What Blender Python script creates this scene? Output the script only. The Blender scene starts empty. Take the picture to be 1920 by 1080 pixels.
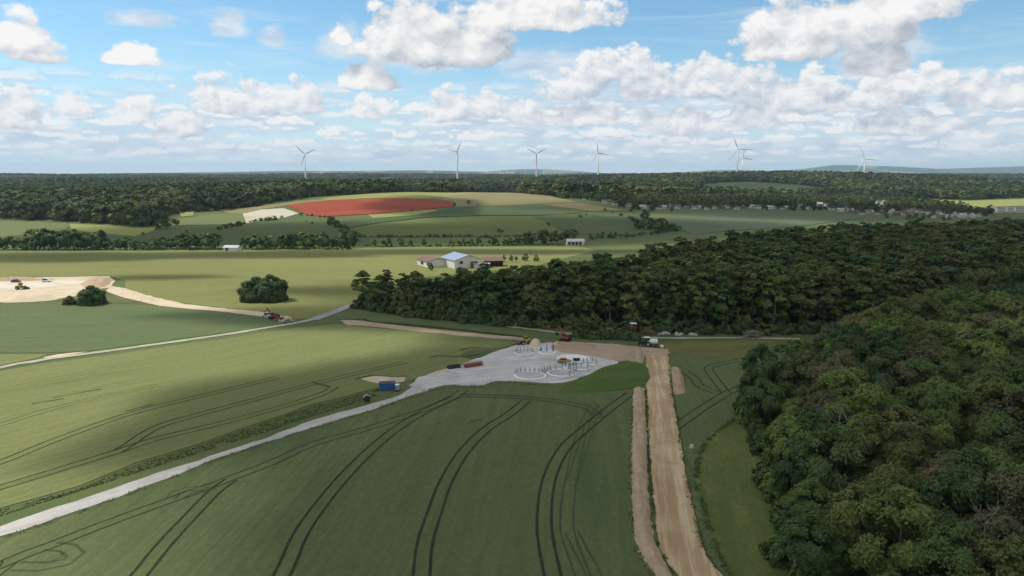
import bpy, bmesh, math, random
import numpy as np
from mathutils import Vector, Matrix, noise as mnoise
from mathutils.geometry import tessellate_polygon

random.seed(7)
rng = np.random.default_rng(11)
R = math.radians
SC = bpy.context.scene
COL = SC.collection

# ------------------------------------------------------------------ camera
FPX = 1371.0          # focal length in photo pixels (1920 wide)
CAM_H = 50.0
PITCH = math.atan((540 - 325) / FPX)
cam_d = bpy.data.cameras.new("camera")
cam_d.sensor_width = 36.0
cam_d.lens = 36.0 * FPX / 1920.0
cam_d.clip_start = 0.5
cam_d.clip_end = 90000
cam = bpy.data.objects.new("camera", cam_d)
COL.objects.link(cam)
cam.location = (0, 0, CAM_H)
cam.rotation_euler = (math.pi / 2 - PITCH, 0, 0)
SC.camera = cam
SC.view_settings.view_transform = 'Standard'
SC.view_settings.look = 'None'
SC.view_settings.gamma = 1
SC.view_settings.exposure = 0.0
SC.cycles.max_bounces = 6
SC.cycles.diffuse_bounces = 3
SC.cycles.glossy_bounces = 2
SC.cycles.transmission_bounces = 3
SC.cycles.transparent_max_bounces = 8
SC.cycles.volume_bounces = 1
SC.cycles.sample_clamp_indirect = 4

# ------------------------------------------------------------------ sun and sky
SUN_V = Vector((-0.52, 0.20, 0.83)).normalized()       # towards the sun: high, to the left, a little ahead
SUN_EL = math.asin(SUN_V.z)
SUN_AZ = math.atan2(SUN_V.x, SUN_V.y)
SKY_TINT = (0.86, 1.27, 1.38)
sun_d = bpy.data.lights.new("sun", 'SUN')
sun_d.energy = 4.1
sun_d.angle = R(0.53)
sun_d.color = (1.0, 0.955, 0.88)
sun = bpy.data.objects.new("sun", sun_d)
COL.objects.link(sun)
sun.location = (0, 0, 300)
sun.rotation_euler = (-SUN_V).to_track_quat('-Z', 'Y').to_euler()


class NT:
    """small helper that writes shader nodes"""
    def __init__(s, tree):
        s.t = tree
        s.n = tree.nodes
        s.l = tree.links

    def put(s, sock, v):
        if v is None:
            return
        if isinstance(v, bpy.types.NodeSocket):
            s.l.new(v, sock)
        else:
            if sock.type == 'RGBA' and len(v) == 3:
                v = (*v, 1)
            sock.default_value = v

    def m(s, op, a, b=None, c=None, clamp=False):
        n = s.n.new('ShaderNodeMath'); n.operation = op; n.use_clamp = clamp
        for i, v in enumerate((a, b, c)):
            s.put(n.inputs[i], v)
        return n.outputs[0]

    def v(s, op, a, b=None, c=None):
        n = s.n.new('ShaderNodeVectorMath'); n.operation = op
        for i, x in enumerate((a, b, c)):
            s.put(n.inputs[i], x)
        return n.outputs['Value'] if op in ('LENGTH', 'DOT_PRODUCT', 'DISTANCE') else n.outputs[0]

    def mix(s, f, a, b, kind='RGBA', blend='MIX'):
        n = s.n.new('ShaderNodeMix'); n.data_type = kind; n.blend_type = blend
        n.clamp_factor = True
        if kind == 'RGBA':
            s.put(n.inputs[0], f); s.put(n.inputs[6], a); s.put(n.inputs[7], b)
            return n.outputs[2]
        s.put(n.inputs[0], f); s.put(n.inputs[2], a); s.put(n.inputs[3], b)
        return n.outputs[0]

    def mr(s, x, a, b, c=0.0, d=1.0, smooth=True):
        n = s.n.new('ShaderNodeMapRange'); n.interpolation_type = 'SMOOTHSTEP' if smooth else 'LINEAR'
        s.put(n.inputs[0], x); n.inputs[1].default_value = a; n.inputs[2].default_value = b
        n.inputs[3].default_value = c; n.inputs[4].default_value = d
        return n.outputs[0]

    def noise(s, vec, scale, detail=4, rough=0.55, dist=0.0, dim='3D'):
        n = s.n.new('ShaderNodeTexNoise'); n.noise_dimensions = dim
        s.put(n.inputs['Vector'], vec)
        n.inputs['Scale'].default_value = scale; n.inputs['Detail'].default_value = detail
        n.inputs['Roughness'].default_value = rough; n.inputs['Distortion'].default_value = dist
        return n.outputs[0]

    def voro(s, vec, scale, detail=0.0, rough=0.5, feature='F1', dim='3D', rnd=1.0):
        n = s.n.new('ShaderNodeTexVoronoi'); n.voronoi_dimensions = dim; n.feature = feature
        s.put(n.inputs['Vector'], vec)
        n.inputs['Scale'].default_value = scale
        n.inputs['Detail'].default_value = detail; n.inputs['Roughness'].default_value = rough
        n.inputs['Randomness'].default_value = rnd
        return n

    def xyz(s, x, y, z):
        n = s.n.new('ShaderNodeCombineXYZ')
        s.put(n.inputs[0], x); s.put(n.inputs[1], y); s.put(n.inputs[2], z)
        return n.outputs[0]

    def sep(s, vec):
        n = s.n.new('ShaderNodeSeparateXYZ'); s.put(n.inputs[0], vec)
        return n.outputs


def px_dir(px, py):
    x = (px - 960) / FPX
    u = (540 - py) / FPX
    d = Vector((x, math.cos(PITCH) + u * math.sin(PITCH), -math.sin(PITCH) + u * math.cos(PITCH)))
    return d.normalized()


def px_az_el(px, py):
    d = px_dir(px, py)
    return math.atan2(d.x, d.y), math.asin(d.z)


world = bpy.data.worlds.new("World")
SC.world = world
world.use_nodes = True
wt = NT(world.node_tree)
wt.n.clear()
w_out = wt.n.new('ShaderNodeOutputWorld')
w_bg = wt.n.new('ShaderNodeBackground')
wt.l.new(w_bg.outputs[0], w_out.inputs[0])
sky_n = wt.n.new('ShaderNodeTexSky')
sky_n.sky_type = 'NISHITA'
sky_n.sun_disc = False
sky_n.sun_elevation = SUN_EL
sky_n.sun_rotation = SUN_AZ
sky_n.altitude = 300
sky_n.air_density = 1.0
sky_n.dust_density = 0.6
sky_n.ozone_density = 1.5
w_bg.inputs['Strength'].default_value = 0.1

tc = wt.n.new('ShaderNodeTexCoord')
dirv = tc.outputs['Generated']
dx, dy, dz = wt.sep(dirv)
az = wt.m('ARCTAN2', dx, dy)
el = wt.m('ARCSINE', dz)
PX = 1.0 / FPX        # one photo pixel in radians, roughly

# the large cumulus clouds: centre x, base y, half width, height above the base, sag below it, in pixels of the photo
BIG = [
    (38, 88, 66, 52, 14), (75, 108, 50, 16, 10), (248, 112, 46, 34, 8), (640, 76, 24, 26, 10), (790, 100, 118, 112, 26), (885, 106, 100, 84, 24), (730, 100, 60, 60, 20), (1020, 44, 140, 66, 14), (930, 40, 70, 40, 20),
    (690, 160, 58, 42, 10), (1000, 20, 90, 40, 14), (1488, 98, 108, 98, 14), (1600, 60, 120, 80, 28), (1690, 20, 110, 60, 22), (1640, 120, 60, 40, 22),
]
MID = [
    (25, 226, 58, 61, 14), (140, 212, 46, 37, 10), (250, 218, 50, 40, 12), (420, 204, 82, 68, 12), (490, 205, 106, 56, 12), (572, 203, 42, 66, 12),
    (335, 250, 59, 56, 12), (845, 220, 69, 61, 14), (925, 216, 76, 59, 14), (985, 226, 53, 47, 12), (695, 214, 57, 40, 16), (1112, 140, 59, 51, 18),
    (1195, 138, 72, 56, 18), (1330, 168, 137, 68, 22), (1230, 170, 95, 51, 22), (1080, 168, 95, 54, 26), (1500, 190, 127, 47, 26), (1530, 150, 36, 35, 14),
    (1715, 165, 116, 49, 14), (1640, 190, 95, 35, 20), (1840, 190, 63, 49, 14), (1905, 190, 53, 47, 16), (1290, 240, 116, 42, 16), (1110, 225, 95, 42, 16), (1700, 240, 106, 35, 16), (1420, 225, 63, 40, 16),
]


SHEET = [
    (1110, 205, 190, 50, 34), (1380, 215, 220, 55, 40), (1640, 215, 220, 50, 40), (1870, 230, 130, 45, 34), (930, 240, 200, 30, 30), (480, 222, 150, 16, 22), (60, 250, 130, 26, 26), (1250, 270, 330, 26, 30), (1700, 275, 330, 26, 26), (300, 275, 300, 16, 20),
    (790, 110, 110, 26, 30), (1040, 130, 130, 40, 26), (1650, 90, 90, 40, 60), (700, 285, 300, 14, 18),
    (272, 40, 62, 20, 12), (425, 60, 34, 44, 14), (436, 40, 20, 24, 14), (512, 78, 26, 30, 12), (640, 92, 50, 50, 20),
]


def blob_field(P, blobs):
    best = None
    for (cx, by, hw, up, dn) in blobs:
        a0, e0 = px_az_el(cx, by)
        k = (1 / (hw * PX), 1 / (up * PX), 1 / (dn * PX))
        q = wt.v('MULTIPLY_ADD', P, k, (-a0 * k[0], -e0 * k[1], e0 * k[2]))
        q = wt.v('MAXIMUM', q, (-1e4, 0, 0))
        ln = wt.v('LENGTH', q)
        best = ln if best is None else wt.m('SMOOTH_MIN', best, ln, 0.25)
    return wt.m('SUBTRACT', 1.0, best)


def cell_field(P, cell, stretch, off, hw, up, dn, keep):
    """a field of many small cumulus: one cloud per cell, flat below and domed above"""
    sx, sy, sz = wt.sep(P)
    uv = wt.xyz(wt.m('MULTIPLY_ADD', sx, 1.0 / (cell * stretch), off), wt.m('MULTIPLY_ADD', sy, 1.0 / cell, off * 1.7), 0.0)
    vo = wt.voro(uv, 1.0, dim='2D')
    d = wt.v('SUBTRACT', uv, vo.outputs['Position'])
    ddx, ddy, _ = wt.sep(d)
    cr, cg, cb = wt.sep(vo.outputs['Color'])
    size = wt.mr(cr, keep, 1.0, 0.35, 1.0, smooth=False)
    on = wt.m('GREATER_THAN', cr, keep)
    q = wt.v('MAXIMUM', wt.xyz(wt.m('DIVIDE', ddx, hw), wt.m('DIVIDE', ddy, up), wt.m('DIVIDE', ddy, -dn)), (-1e4, 0, 0))
    ln = wt.m('DIVIDE', wt.v('LENGTH', q), size)
    f = wt.m('SUBTRACT', 1.0, ln)
    return wt.mix(on, -3.0, f, 'FLOAT')


def billow(P, s):
    sx, sy, sz = wt.sep(P)
    q = wt.xyz(sx, wt.m('MULTIPLY', sy, 1.35), 0.37 * s)
    a = wt.voro(q, s, detail=3.0, rough=0.55, feature='F1').outputs['Distance']
    b = wt.noise(q, s * 0.9, 6, 0.62)
    return wt.m('ADD', wt.m('MULTIPLY', wt.m('SUBTRACT', 0.42, a), 0.75), wt.m('MULTIPLY', wt.m('SUBTRACT', b, 0.5), 1.5))


def warp(s, amp):
    n = wt.n.new('ShaderNodeTexNoise'); n.noise_dimensions = '3D'
    wt.put(n.inputs['Vector'], dirv)
    n.inputs['Scale'].default_value = s; n.inputs['Detail'].default_value = 2
    c = wt.v('SUBTRACT', n.outputs['Color'], (0.5, 0.5, 0.5))
    c = wt.v('MULTIPLY', c, (amp, amp * 0.7, 0))
    cx, cy, cz = wt.sep(c)
    u = wt.m('ADD', az, cx)
    v = wt.m('ADD', el, cy)
    return wt.xyz(u, v, wt.m('MULTIPLY', v, -1.0))


def layer(P, field, s, namp, shift, edge, bias, lit, contrast, far=3.0, grain=0.6):
    """(cover, light) of a cloud layer; the light comes from how much cloud lies between the point and the sun:
    once over the whole cloud, once over its billows"""
    f0, b0 = field(P), billow(P, s)
    d0 = wt.m('ADD', wt.m('ADD', f0, bias), wt.m('MULTIPLY', b0, namp))
    k = shift * far
    f1 = field(wt.v('ADD', P, (-k * 0.45, k, -k)))
    b1 = billow(wt.v('ADD', P, (-shift * 0.6, shift, -shift)), s)
    cover = wt.mr(d0, 0.0, edge)
    whole = wt.m('MULTIPLY_ADD', wt.m('SUBTRACT', f0, f1), contrast / far * 1.6, lit)
    li = wt.m('MULTIPLY_ADD', wt.m('SUBTRACT', b0, b1), contrast * grain, whole, clamp=True)
    return cover, li


# blue of the sky, lifted a little from the raw model towards cyan
S10 = 10.0            # the background strength is 0.1, so a radiance of 1 is written as 10
sky_c = wt.mix(1.0, sky_n.outputs[0], SKY_TINT, blend='MULTIPLY')
elp = wt.m('MAXIMUM', el, 0.0)
hz = wt.m('POWER', 2.718, wt.m('MULTIPLY', elp, -1 / 0.07))
blue = wt.mix(wt.m('MULTIPLY', hz, 0.97), sky_c, (0.86 * S10, 0.97 * S10, 1.08 * S10))
# thin high streaks
sx_ = wt.xyz(wt.m('MULTIPLY', az, 2.2), wt.m('MULTIPLY', el, 22.0), 0.4)
ci = wt.mr(wt.noise(sx_, 2.0, 5, 0.6, 0.4), 0.50, 0.80, 0.0, 0.6)
base = wt.mix(wt.m('MULTIPLY', ci, wt.mr(el, 0.02, 0.12)), blue, (0.74 * S10, 0.86 * S10, 0.95 * S10))

W0 = warp(9.0, 0.020)
W1 = warp(16.0, 0.016)
W2 = warp(30.0, 0.007)


def tone(li, dark, light):
    return wt.mix(li, tuple(S10 * c for c in dark), tuple(S10 * c for c in light))


# a pale veil of distant cloud low in the sky
veil = wt.noise(wt.xyz(wt.m('MULTIPLY', az, 5.0), wt.m('MULTIPLY', el, 26.0), 1.7), 2.2, 4, 0.6)
veil = wt.m('MULTIPLY', wt.mr(veil, 0.30, 0.62), wt.m('MULTIPLY', wt.mr(el, 0.0, 0.03), wt.mr(el, 0.135, 0.07)))
base = wt.mix(wt.m('MULTIPLY', veil, 0.8), base, (0.60 * S10, 0.73 * S10, 0.87 * S10))
# flat grey undersides between the heaped clouds
sheet = wt.m('ADD', wt.m('ADD', blob_field(W1, SHEET), 0.15), wt.m('MULTIPLY', wt.m('SUBTRACT', wt.noise(W1, 26.0, 5, 0.62), 0.5), 1.5))
shade_ = wt.mr(wt.noise(wt.v('MULTIPLY', W1, (1.0, 3.2, 1.0)), 22.0, 5, 0.62), 0.32, 0.68)
base = wt.mix(wt.m('MULTIPLY', wt.mr(sheet, 0.05, 0.75), 0.80), base, tone(shade_, (0.54, 0.66, 0.80), (0.82, 0.87, 0.92)))
# far rows low over the horizon
cv, li = layer(W2, lambda Q: cell_field(Q, 18 * PX, 2.8, 3.1, 0.85, 0.75, 0.28, 0.0), 150.0, 0.60, 0.0035, 0.50, 0.20, 0.50, 1.1, 1.5)
cv = wt.m('MULTIPLY', cv, wt.m('MULTIPLY', wt.mr(el, -0.004, 0.022), wt.mr(el, 0.11, 0.075)))
base = wt.mix(wt.m('MULTIPLY', cv, 0.70), base, tone(li, (0.58, 0.69, 0.82), (0.98, 0.99, 1.0)))
cv, li = layer(W2, lambda Q: cell_field(Q, 34 * PX, 2.4, 7.7, 0.74, 0.64, 0.24, 0.05), 90.0, 0.62, 0.006, 0.42, 0.20, 0.50, 1.2, 1.5)
cv = wt.m('MULTIPLY', cv, wt.m('MULTIPLY', wt.mr(el, 0.025, 0.05), wt.mr(el, 0.130, 0.09)))
base = wt.mix(wt.m('MULTIPLY', cv, 0.85), base, tone(li, (0.55, 0.65, 0.77), (1.0, 0.99, 0.98)))
# clouds of the middle distance, then the large near ones
cv, li = layer(W1, lambda Q: blob_field(Q, MID), 40.0, 0.62, 0.0085, 0.28, 0.20, 0.41, 1.20, 3.0, 0.7)
base = wt.mix(wt.m('MULTIPLY', cv, 0.95), base, tone(li, (0.50, 0.57, 0.67), (0.97, 0.96, 0.95)))
cv, li = layer(W0, lambda Q: blob_field(Q, BIG), 26.0, 0.62, 0.013, 0.28, 0.31, 0.42, 1.15, 3.0, 0.65)
base = wt.mix(cv, base, tone(li, (0.46, 0.51, 0.59), (0.98, 0.97, 0.955)))
wt.l.new(base, w_bg.inputs['Color'])
# simpler cumulus over the unseen dome, thickened and brightened to fill the shade
cf = cell_field(W0, 190 * PX, 1.8, 1.3, 0.80, 0.66, 0.45, 0.10)
cf = wt.m('MULTIPLY_ADD', wt.m('SUBTRACT', wt.noise(W0, 20.0, 3, 0.6), 0.5), 1.2, cf)
rest = wt.mix(wt.m('MULTIPLY', wt.mr(cf, -0.25, 0.35), wt.mr(el, 0.0, 0.08)), wt.mix(1.0, sky_n.outputs[0], (1.45, 1.4, 1.15), blend='MULTIPLY'), (1.2 * S10, 1.15 * S10, 1.08 * S10))
w_bg2 = wt.n.new('ShaderNodeBackground')
w_bg2.inputs['Strength'].default_value = 0.1
wt.l.new(rest, w_bg2.inputs['Color'])
ahead = wt.m('MULTIPLY', wt.m('MULTIPLY', wt.m('GREATER_THAN', dy, 0.55), wt.m('GREATER_THAN', el, -0.02)), wt.m('LESS_THAN', el, 0.30))
w_mix = wt.n.new('ShaderNodeMixShader')
wt.l.new(ahead, w_mix.inputs[0])
wt.l.new(w_bg2.outputs[0], w_mix.inputs[1])
wt.l.new(w_bg.outputs[0], w_mix.inputs[2])
wt.l.new(w_mix.outputs[0], w_out.inputs[0])
world.cycles.sampling_method = 'MANUAL'
world.cycles.sample_map_resolution = 512

# ------------------------------------------------------------------ terrain
def sst(t):
    t = np.clip(t, 0, 1)
    return t * t * (3 - 2 * t)


def H(x, y):
    x = np.asarray(x, float); y = np.asarray(y, float)
    g = lambda cx, cy, sx, sy: np.exp(-((x - cx) / sx) ** 2 - ((y - cy) / sy) ** 2)
    z = 0.7 * np.sin(x / 120 + 0.5) * np.sin(y / 150) * (1 - sst((y - 420) / 200))
    z = z - 5.0 * np.exp(-((y - 560) / 60) ** 2) * sst((250 - x) / 260)
    z = z + 21 * g(-150, 1080, 540, 330)
    z = z + 27 * sst((y - 1300) / 3000) * (1 - 0.35 * sst((y - 4800) / 3000))
    z = z + 16 * g(-1100, 1900, 800, 600) + 30 * g(900, 2300, 650, 420) + 10 * g(250, 2000, 500, 400)
    z = z + 70 * g(-3000, 12000, 3500, 1500) + 30 * g(-600, 11000, 1800, 1500)
    z = z + 118 * g(450, 15000, 1300, 1300)
    z = z + 100 * g(4600, 16000, 1500, 1500) + 195 * g(7700, 16500, 1600, 1500) + 80 * g(7600, 16000, 450, 900) + 225 * g(12500, 16500, 2900, 1500)
    z = z + 6 * np.sin(x / 310 + y / 520) * np.sin(y / 410 + 1) * sst((y - 2200) / 2500)
    return z


def h1(x, y):
    return float(H(x, y))


def G(px, py, lift=0.0):
    """the point of the terrain under a photo pixel"""
    d = px_dir(px, py)
    t0, t = 20.0, 20.0
    o = Vector((0, 0, CAM_H))
    while t < 40000:
        p = o + d * t
        if p.z < h1(p.x, p.y) + lift:
            a, b = t0, t
            for _ in range(30):
                m = (a + b) / 2
                p = o + d * m
                if p.z < h1(p.x, p.y) + lift:
                    b = m
                else:
                    a = m
            p = o + d * b
            return Vector((p.x, p.y, h1(p.x, p.y)))
        t0 = t
        t *= 1.01
    p = o + d * 20000
    return Vector((p.x, p.y, h1(p.x, p.y)))


def project(x, y, z):
    """photo pixel of world points (arrays)"""
    c, s = math.cos(PITCH), math.sin(PITCH)
    zz = z - CAM_H
    depth = y * c - zz * s
    up = y * s + zz * c
    depth = np.maximum(depth, 1e-3)
    return 960 + FPX * x / depth, 540 - FPX * up / depth


def mpp(p):
    """metres per photo pixel at a point"""
    return (p - Vector((0, 0, CAM_H))).length / FPX


# ------------------------------------------------------------------ objects
def put(o, parent=None):
    COL.objects.link(o)
    if parent is not None:
        o.parent = parent
    return o


def tag(o, label=None, cat=None, group=None, kind=None):
    if label: o["label"] = label
    if cat: o["category"] = cat
    if group: o["group"] = group
    if kind: o["kind"] = kind
    return o


def empty(name, loc, rz=0.0, label=None, cat=None, group=None):
    o = bpy.data.objects.new(name, None)
    o.empty_display_size = 0.5
    put(o)
    o.location = loc
    o.rotation_euler = (0, 0, rz)
    return tag(o, label, cat, group)


def np_mesh(name, V, F, mat=None, smooth=False):
    """mesh from arrays; F is (n,3) or (n,4)"""
    V = np.asarray(V, np.float32); F = np.asarray(F, np.int32)
    me = bpy.data.meshes.new(name)
    n, k = F.shape
    me.vertices.add(len(V)); me.vertices.foreach_set("co", V.ravel())
    me.loops.add(n * k); me.loops.foreach_set("vertex_index", F.ravel())
    me.polygons.add(n)
    me.polygons.foreach_set("loop_start", np.arange(0, n * k, k, dtype=np.int32))
    me.polygons.foreach_set("loop_total", np.full(n, k, np.int32))
    if smooth:
        me.polygons.foreach_set("use_smooth", np.ones(n, bool))
    if mat: me.materials.append(mat)
    me.update(calc_edges=True)
    return me


class MB:
    """collects simple shapes into one mesh"""
    def __init__(s):
        s.v, s.f = [], []

    def add(s, vs, fs):
        o = len(s.v)
        s.v += [tuple(v) for v in vs]
        s.f += [tuple(i + o for i in f) for f in fs]
        return s

    def box(s, c, d, rz=0.0, taper=1.0, M=None):
        x, y, z = d[0] / 2, d[1] / 2, d[2] / 2
        t = taper
        vs = [Vector(p) for p in ((-x, -y, -z), (x, -y, -z), (x, y, -z), (-x, y, -z), (-x * t, -y * t, z), (x * t, -y * t, z), (x * t, y * t, z), (-x * t, y * t, z))]
        m = Matrix.Translation(c) @ (M if M is not None else Matrix.Rotation(rz, 4, 'Z'))
        return s.add([m @ v for v in vs], [(3, 2, 1, 0), (4, 5, 6, 7), (0, 1, 5, 4), (1, 2, 6, 5), (2, 3, 7, 6), (3, 0, 4, 7)])

    def tube(s, p0, p1, r0, r1=None, n=8):
        p0, p1 = Vector(p0), Vector(p1)
        r1 = r0 if r1 is None else r1
        q = (p1 - p0).to_track_quat('Z', 'Y')
        vs = []
        for p, r in ((p0, r0), (p1, r1)):
            for i in range(n):
                a = 2 * math.pi * i / n
                vs.append(p + q @ Vector((r * math.cos(a), r * math.sin(a), 0)))
        fs = [(i, (i + 1) % n, n + (i + 1) % n, n + i) for i in range(n)]
        fs += [tuple(range(n - 1, -1, -1)), tuple(range(n, 2 * n))]
        return s.add(vs, fs)

    def chain(s, pts, rad, n=8):
        """one continuous bent, tapering tube"""
        pts = [Vector(p) for p in pts]
        vs, fs = [], []
        for k, p in enumerate(pts):
            d = (pts[min(k + 1, len(pts) - 1)] - pts[max(k - 1, 0)]).normalized()
            q = d.to_track_quat('Z', 'Y')
            for i in range(n):
                a = 2 * math.pi * i / n
                vs.append(p + q @ Vector((rad[k] * math.cos(a), rad[k] * math.sin(a), 0)))
        for k in range(len(pts) - 1):
            for i in range(n):
                fs.append((k * n + i, k * n + (i + 1) % n, (k + 1) * n + (i + 1) % n, (k + 1) * n + i))
        fs += [tuple(range(n - 1, -1, -1)), tuple(range((len(pts) - 1) * n, len(pts) * n))]
        return s.add(vs, fs)

    def prism(s, prof, depth, M=Matrix()):
        """profile in x,z swept along y, centred"""
        n = len(prof)
        vs = [M @ Vector((x, -depth / 2, z)) for x, z in prof] + [M @ Vector((x, depth / 2, z)) for x, z in prof]
        fs = [tuple(range(n)), tuple(range(2 * n - 1, n - 1, -1))] + [(i, n + i, n + (i + 1) % n, (i + 1) % n) for i in range(n)]
        return s.add(vs, fs)

    def lathe(s, prof, n=24, M=Matrix(), close=False):
        vs, fs = [], []
        k = len(prof)
        for i in range(n):
            a = 2 * math.pi * i / n
            for r, z in prof:
                vs.append(M @ Vector((r * math.cos(a), r * math.sin(a), z)))
        for i in range(n):
            for j in range(k if close else k - 1):
                fs.append((i * k + j, ((i + 1) % n) * k + j, ((i + 1) % n) * k + (j + 1) % k, i * k + (j + 1) % k))
        return s.add(vs, fs)

    def mesh(s, name, mat=None, smooth=False, bevel=0.0):
        me = bpy.data.meshes.new(name)
        me.from_pydata(s.v, [], s.f)
        bm = bmesh.new(); bm.from_mesh(me)
        bmesh.ops.recalc_face_normals(bm, faces=bm.faces)
        if bevel:
            bmesh.ops.bevel(bm, geom=[e for e in bm.edges if len(e.link_faces) == 2 and e.calc_face_angle(0) > 0.5], offset=bevel, segments=2, affect='EDGES', clamp_overlap=True)
        bm.to_mesh(me); bm.free()
        if smooth:
            for p in me.polygons: p.use_smooth = True
        if mat: me.materials.append(mat)
        me.update()
        return me

    def build(s, name, mat, parent=None, smooth=False, bevel=0.0):
        return put(bpy.data.objects.new(name, s.mesh(name, mat, smooth, bevel)), parent)


# ------------------------------------------------------------------ materials
def mat_new(name, rough=0.9, spec=0.15):
    m = bpy.data.materials.new(name)
    m.use_nodes = True
    nt = NT(m.node_tree)
    b = nt.n["Principled BSDF"]
    b.inputs['Roughness'].default_value = rough
    b.inputs['Specular IOR Level'].default_value = spec
    return m, nt, b


def plain(name, c, rough=0.6, spec=0.3, var=0.12, scale=3.0, metal=0.0):
    """painted or bare surface with a little uneven wear"""
    m, nt, b = mat_new(name, rough, spec)
    t = nt.n.new('ShaderNodeTexCoord')
    f = nt.noise(t.outputs['Object'], scale, 5, 0.65)
    f = nt.mr(f, 0.3, 0.7)
    c2 = tuple(x * (1 - var * 2) for x in c)
    nt.put(b.inputs['Base Color'], nt.mix(f, c2, c))
    b.inputs['Metallic'].default_value = metal
    return m


def geo_pos(nt):
    return nt.n.new('ShaderNodeNewGeometry').outputs['Position']


def along(nt, pos, ang, sx, sy):
    """position turned so that x runs along the rows, then squeezed"""
    n = nt.n.new('ShaderNodeMapping')
    n.inputs['Rotation'].default_value = (0, 0, -ang)
    nt.put(n.inputs['Vector'], pos)
    return nt.v('MULTIPLY', n.outputs[0], (sx, sy, 1.0))


def crop_mat(name, ca, cb, ang=0.0, dark=None, dark_amt=0.0, rows=0.5, big=0.012, soil=None):
    """standing corn: broad patches of growth, streaks along the drilling, fine grain"""
    m, nt, b = mat_new(name, 0.95, 0.05)
    p = geo_pos(nt)
    f1 = nt.mr(nt.noise(along(nt, p, ang, 0.35, 1.0), big, 5, 0.6, 0.6), 0.32, 0.68)
    c = nt.mix(f1, ca, cb)
    st = nt.mr(nt.noise(along(nt, p, ang, 0.03, 1.0), 0.75, 4, 0.7), 0.34, 0.66)
    c = nt.mix(nt.m('MULTIPLY', st, rows), c, tuple(x * 0.70 for x in ca))
    fine = nt.mr(nt.noise(along(nt, p, ang, 0.6, 1.0), 1.6, 4, 0.7), 0.25, 0.75)
    c = nt.mix(nt.m('MULTIPLY', fine, 0.5), c, tuple(x * 0.58 for x in ca))
    tf = nt.mr(nt.noise(along(nt, p, ang, 0.55, 1.0), 0.62, 5, 0.75), 0.52, 0.70)
    c = nt.mix(nt.m('MULTIPLY', tf, 0.42), c, tuple(x * 0.62 for x in ca))
    sp = nt.mr(nt.noise(p, 0.13, 6, 0.72), 0.50, 0.72)
    c = nt.mix(nt.m('MULTIPLY', sp, 0.35), c, tuple(x * 0.7 for x in ca))
    if dark is not None:
        w = nt.mr(nt.noise(along(nt, p, ang, 0.22, 1.0), 0.06, 4, 0.6, 0.3), 0.60, 0.72)
        c = nt.mix(nt.m('MULTIPLY', w, dark_amt), c, dark)
    if soil is not None:
        w = nt.mr(nt.noise(p, 0.025, 5, 0.65), 0.55, 0.7)
        c = nt.mix(nt.m('MULTIPLY', w, 0.6), c, soil)
    nt.put(b.inputs['Base Color'], c)
    bp = nt.n.new('ShaderNodeBump'); bp.inputs['Strength'].default_value = 0.5; bp.inputs['Distance'].default_value = 0.25
    nt.put(bp.inputs['Height'], nt.noise(along(nt, p, ang, 0.5, 1.0), 2.2, 3, 0.7))
    nt.put(b.inputs['Normal'], bp.outputs[0])
    return m


def earth_mat(name, ca, cb, cc, ang=0.0, streak=0.5, scale=0.25, bump=0.6):
    """bare earth or gravel: clods, stains, wheel streaks"""
    m, nt, b = mat_new(name, 0.95, 0.08)
    p = geo_pos(nt)
    f = nt.mr(nt.noise(p, scale, 6, 0.65, 0.4), 0.3, 0.7)
    c = nt.mix(f, ca, cb)
    s = nt.mr(nt.noise(along(nt, p, ang, 0.05, 1.0), 0.9, 4, 0.65), 0.42, 0.66)
    c = nt.mix(nt.m('MULTIPLY', s, streak), c, cc)
    w = nt.mr(nt.noise(nt.v('ADD', p, (31.0, 7.0, 0.0)), 0.045, 6, 0.68, 0.8), 0.52, 0.66)
    c = nt.mix(nt.m('MULTIPLY', w, 0.45), c, tuple(x * 0.66 for x in ca))
    g = nt.mr(nt.noise(p, 2.6, 4, 0.75), 0.35, 0.75)
    c = nt.mix(nt.m('MULTIPLY', g, 0.30), c, tuple(x * 0.62 for x in ca))
    nt.put(b.inputs['Base Color'], c)
    bp = nt.n.new('ShaderNodeBump'); bp.inputs['Strength'].default_value = bump; bp.inputs['Distance'].default_value = 0.2
    nt.put(bp.inputs['Height'], nt.noise(p, 1.8, 5, 0.7))
    nt.put(b.inputs['Normal'], bp.outputs[0])
    return m


# ------------------------------------------------------------------ draped sheets
def smooth_line(pts, step=2.0, closed=False):
    """Catmull-Rom through ground points, resampled about every STEP metres"""
    P = [Vector((p[0], p[1], 0)) for p in pts]
    n = len(P)
    out = []
    for i in range(n if closed else n - 1):
        p1, p2 = P[i], P[(i + 1) % n]
        p0 = P[(i - 1) % n] if closed or i > 0 else p1 * 2 - p2
        p3 = P[(i + 2) % n] if closed or i < n - 2 else p2 * 2 - p1
        k = max(1, int((p2 - p1).length / step))
        for j in range(k):
            t = j / k
            out.append(0.5 * ((2 * p1) + (p2 - p0) * t + (2 * p0 - 5 * p1 + 4 * p2 - p3) * t * t + (3 * p1 - p0 - 3 * p2 + p3) * t ** 3))
    if not closed:
        out.append(P[-1])
    return out


DS = 0.35      # how far the sheets stand above the ground, as a share of the offsets below


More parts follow.
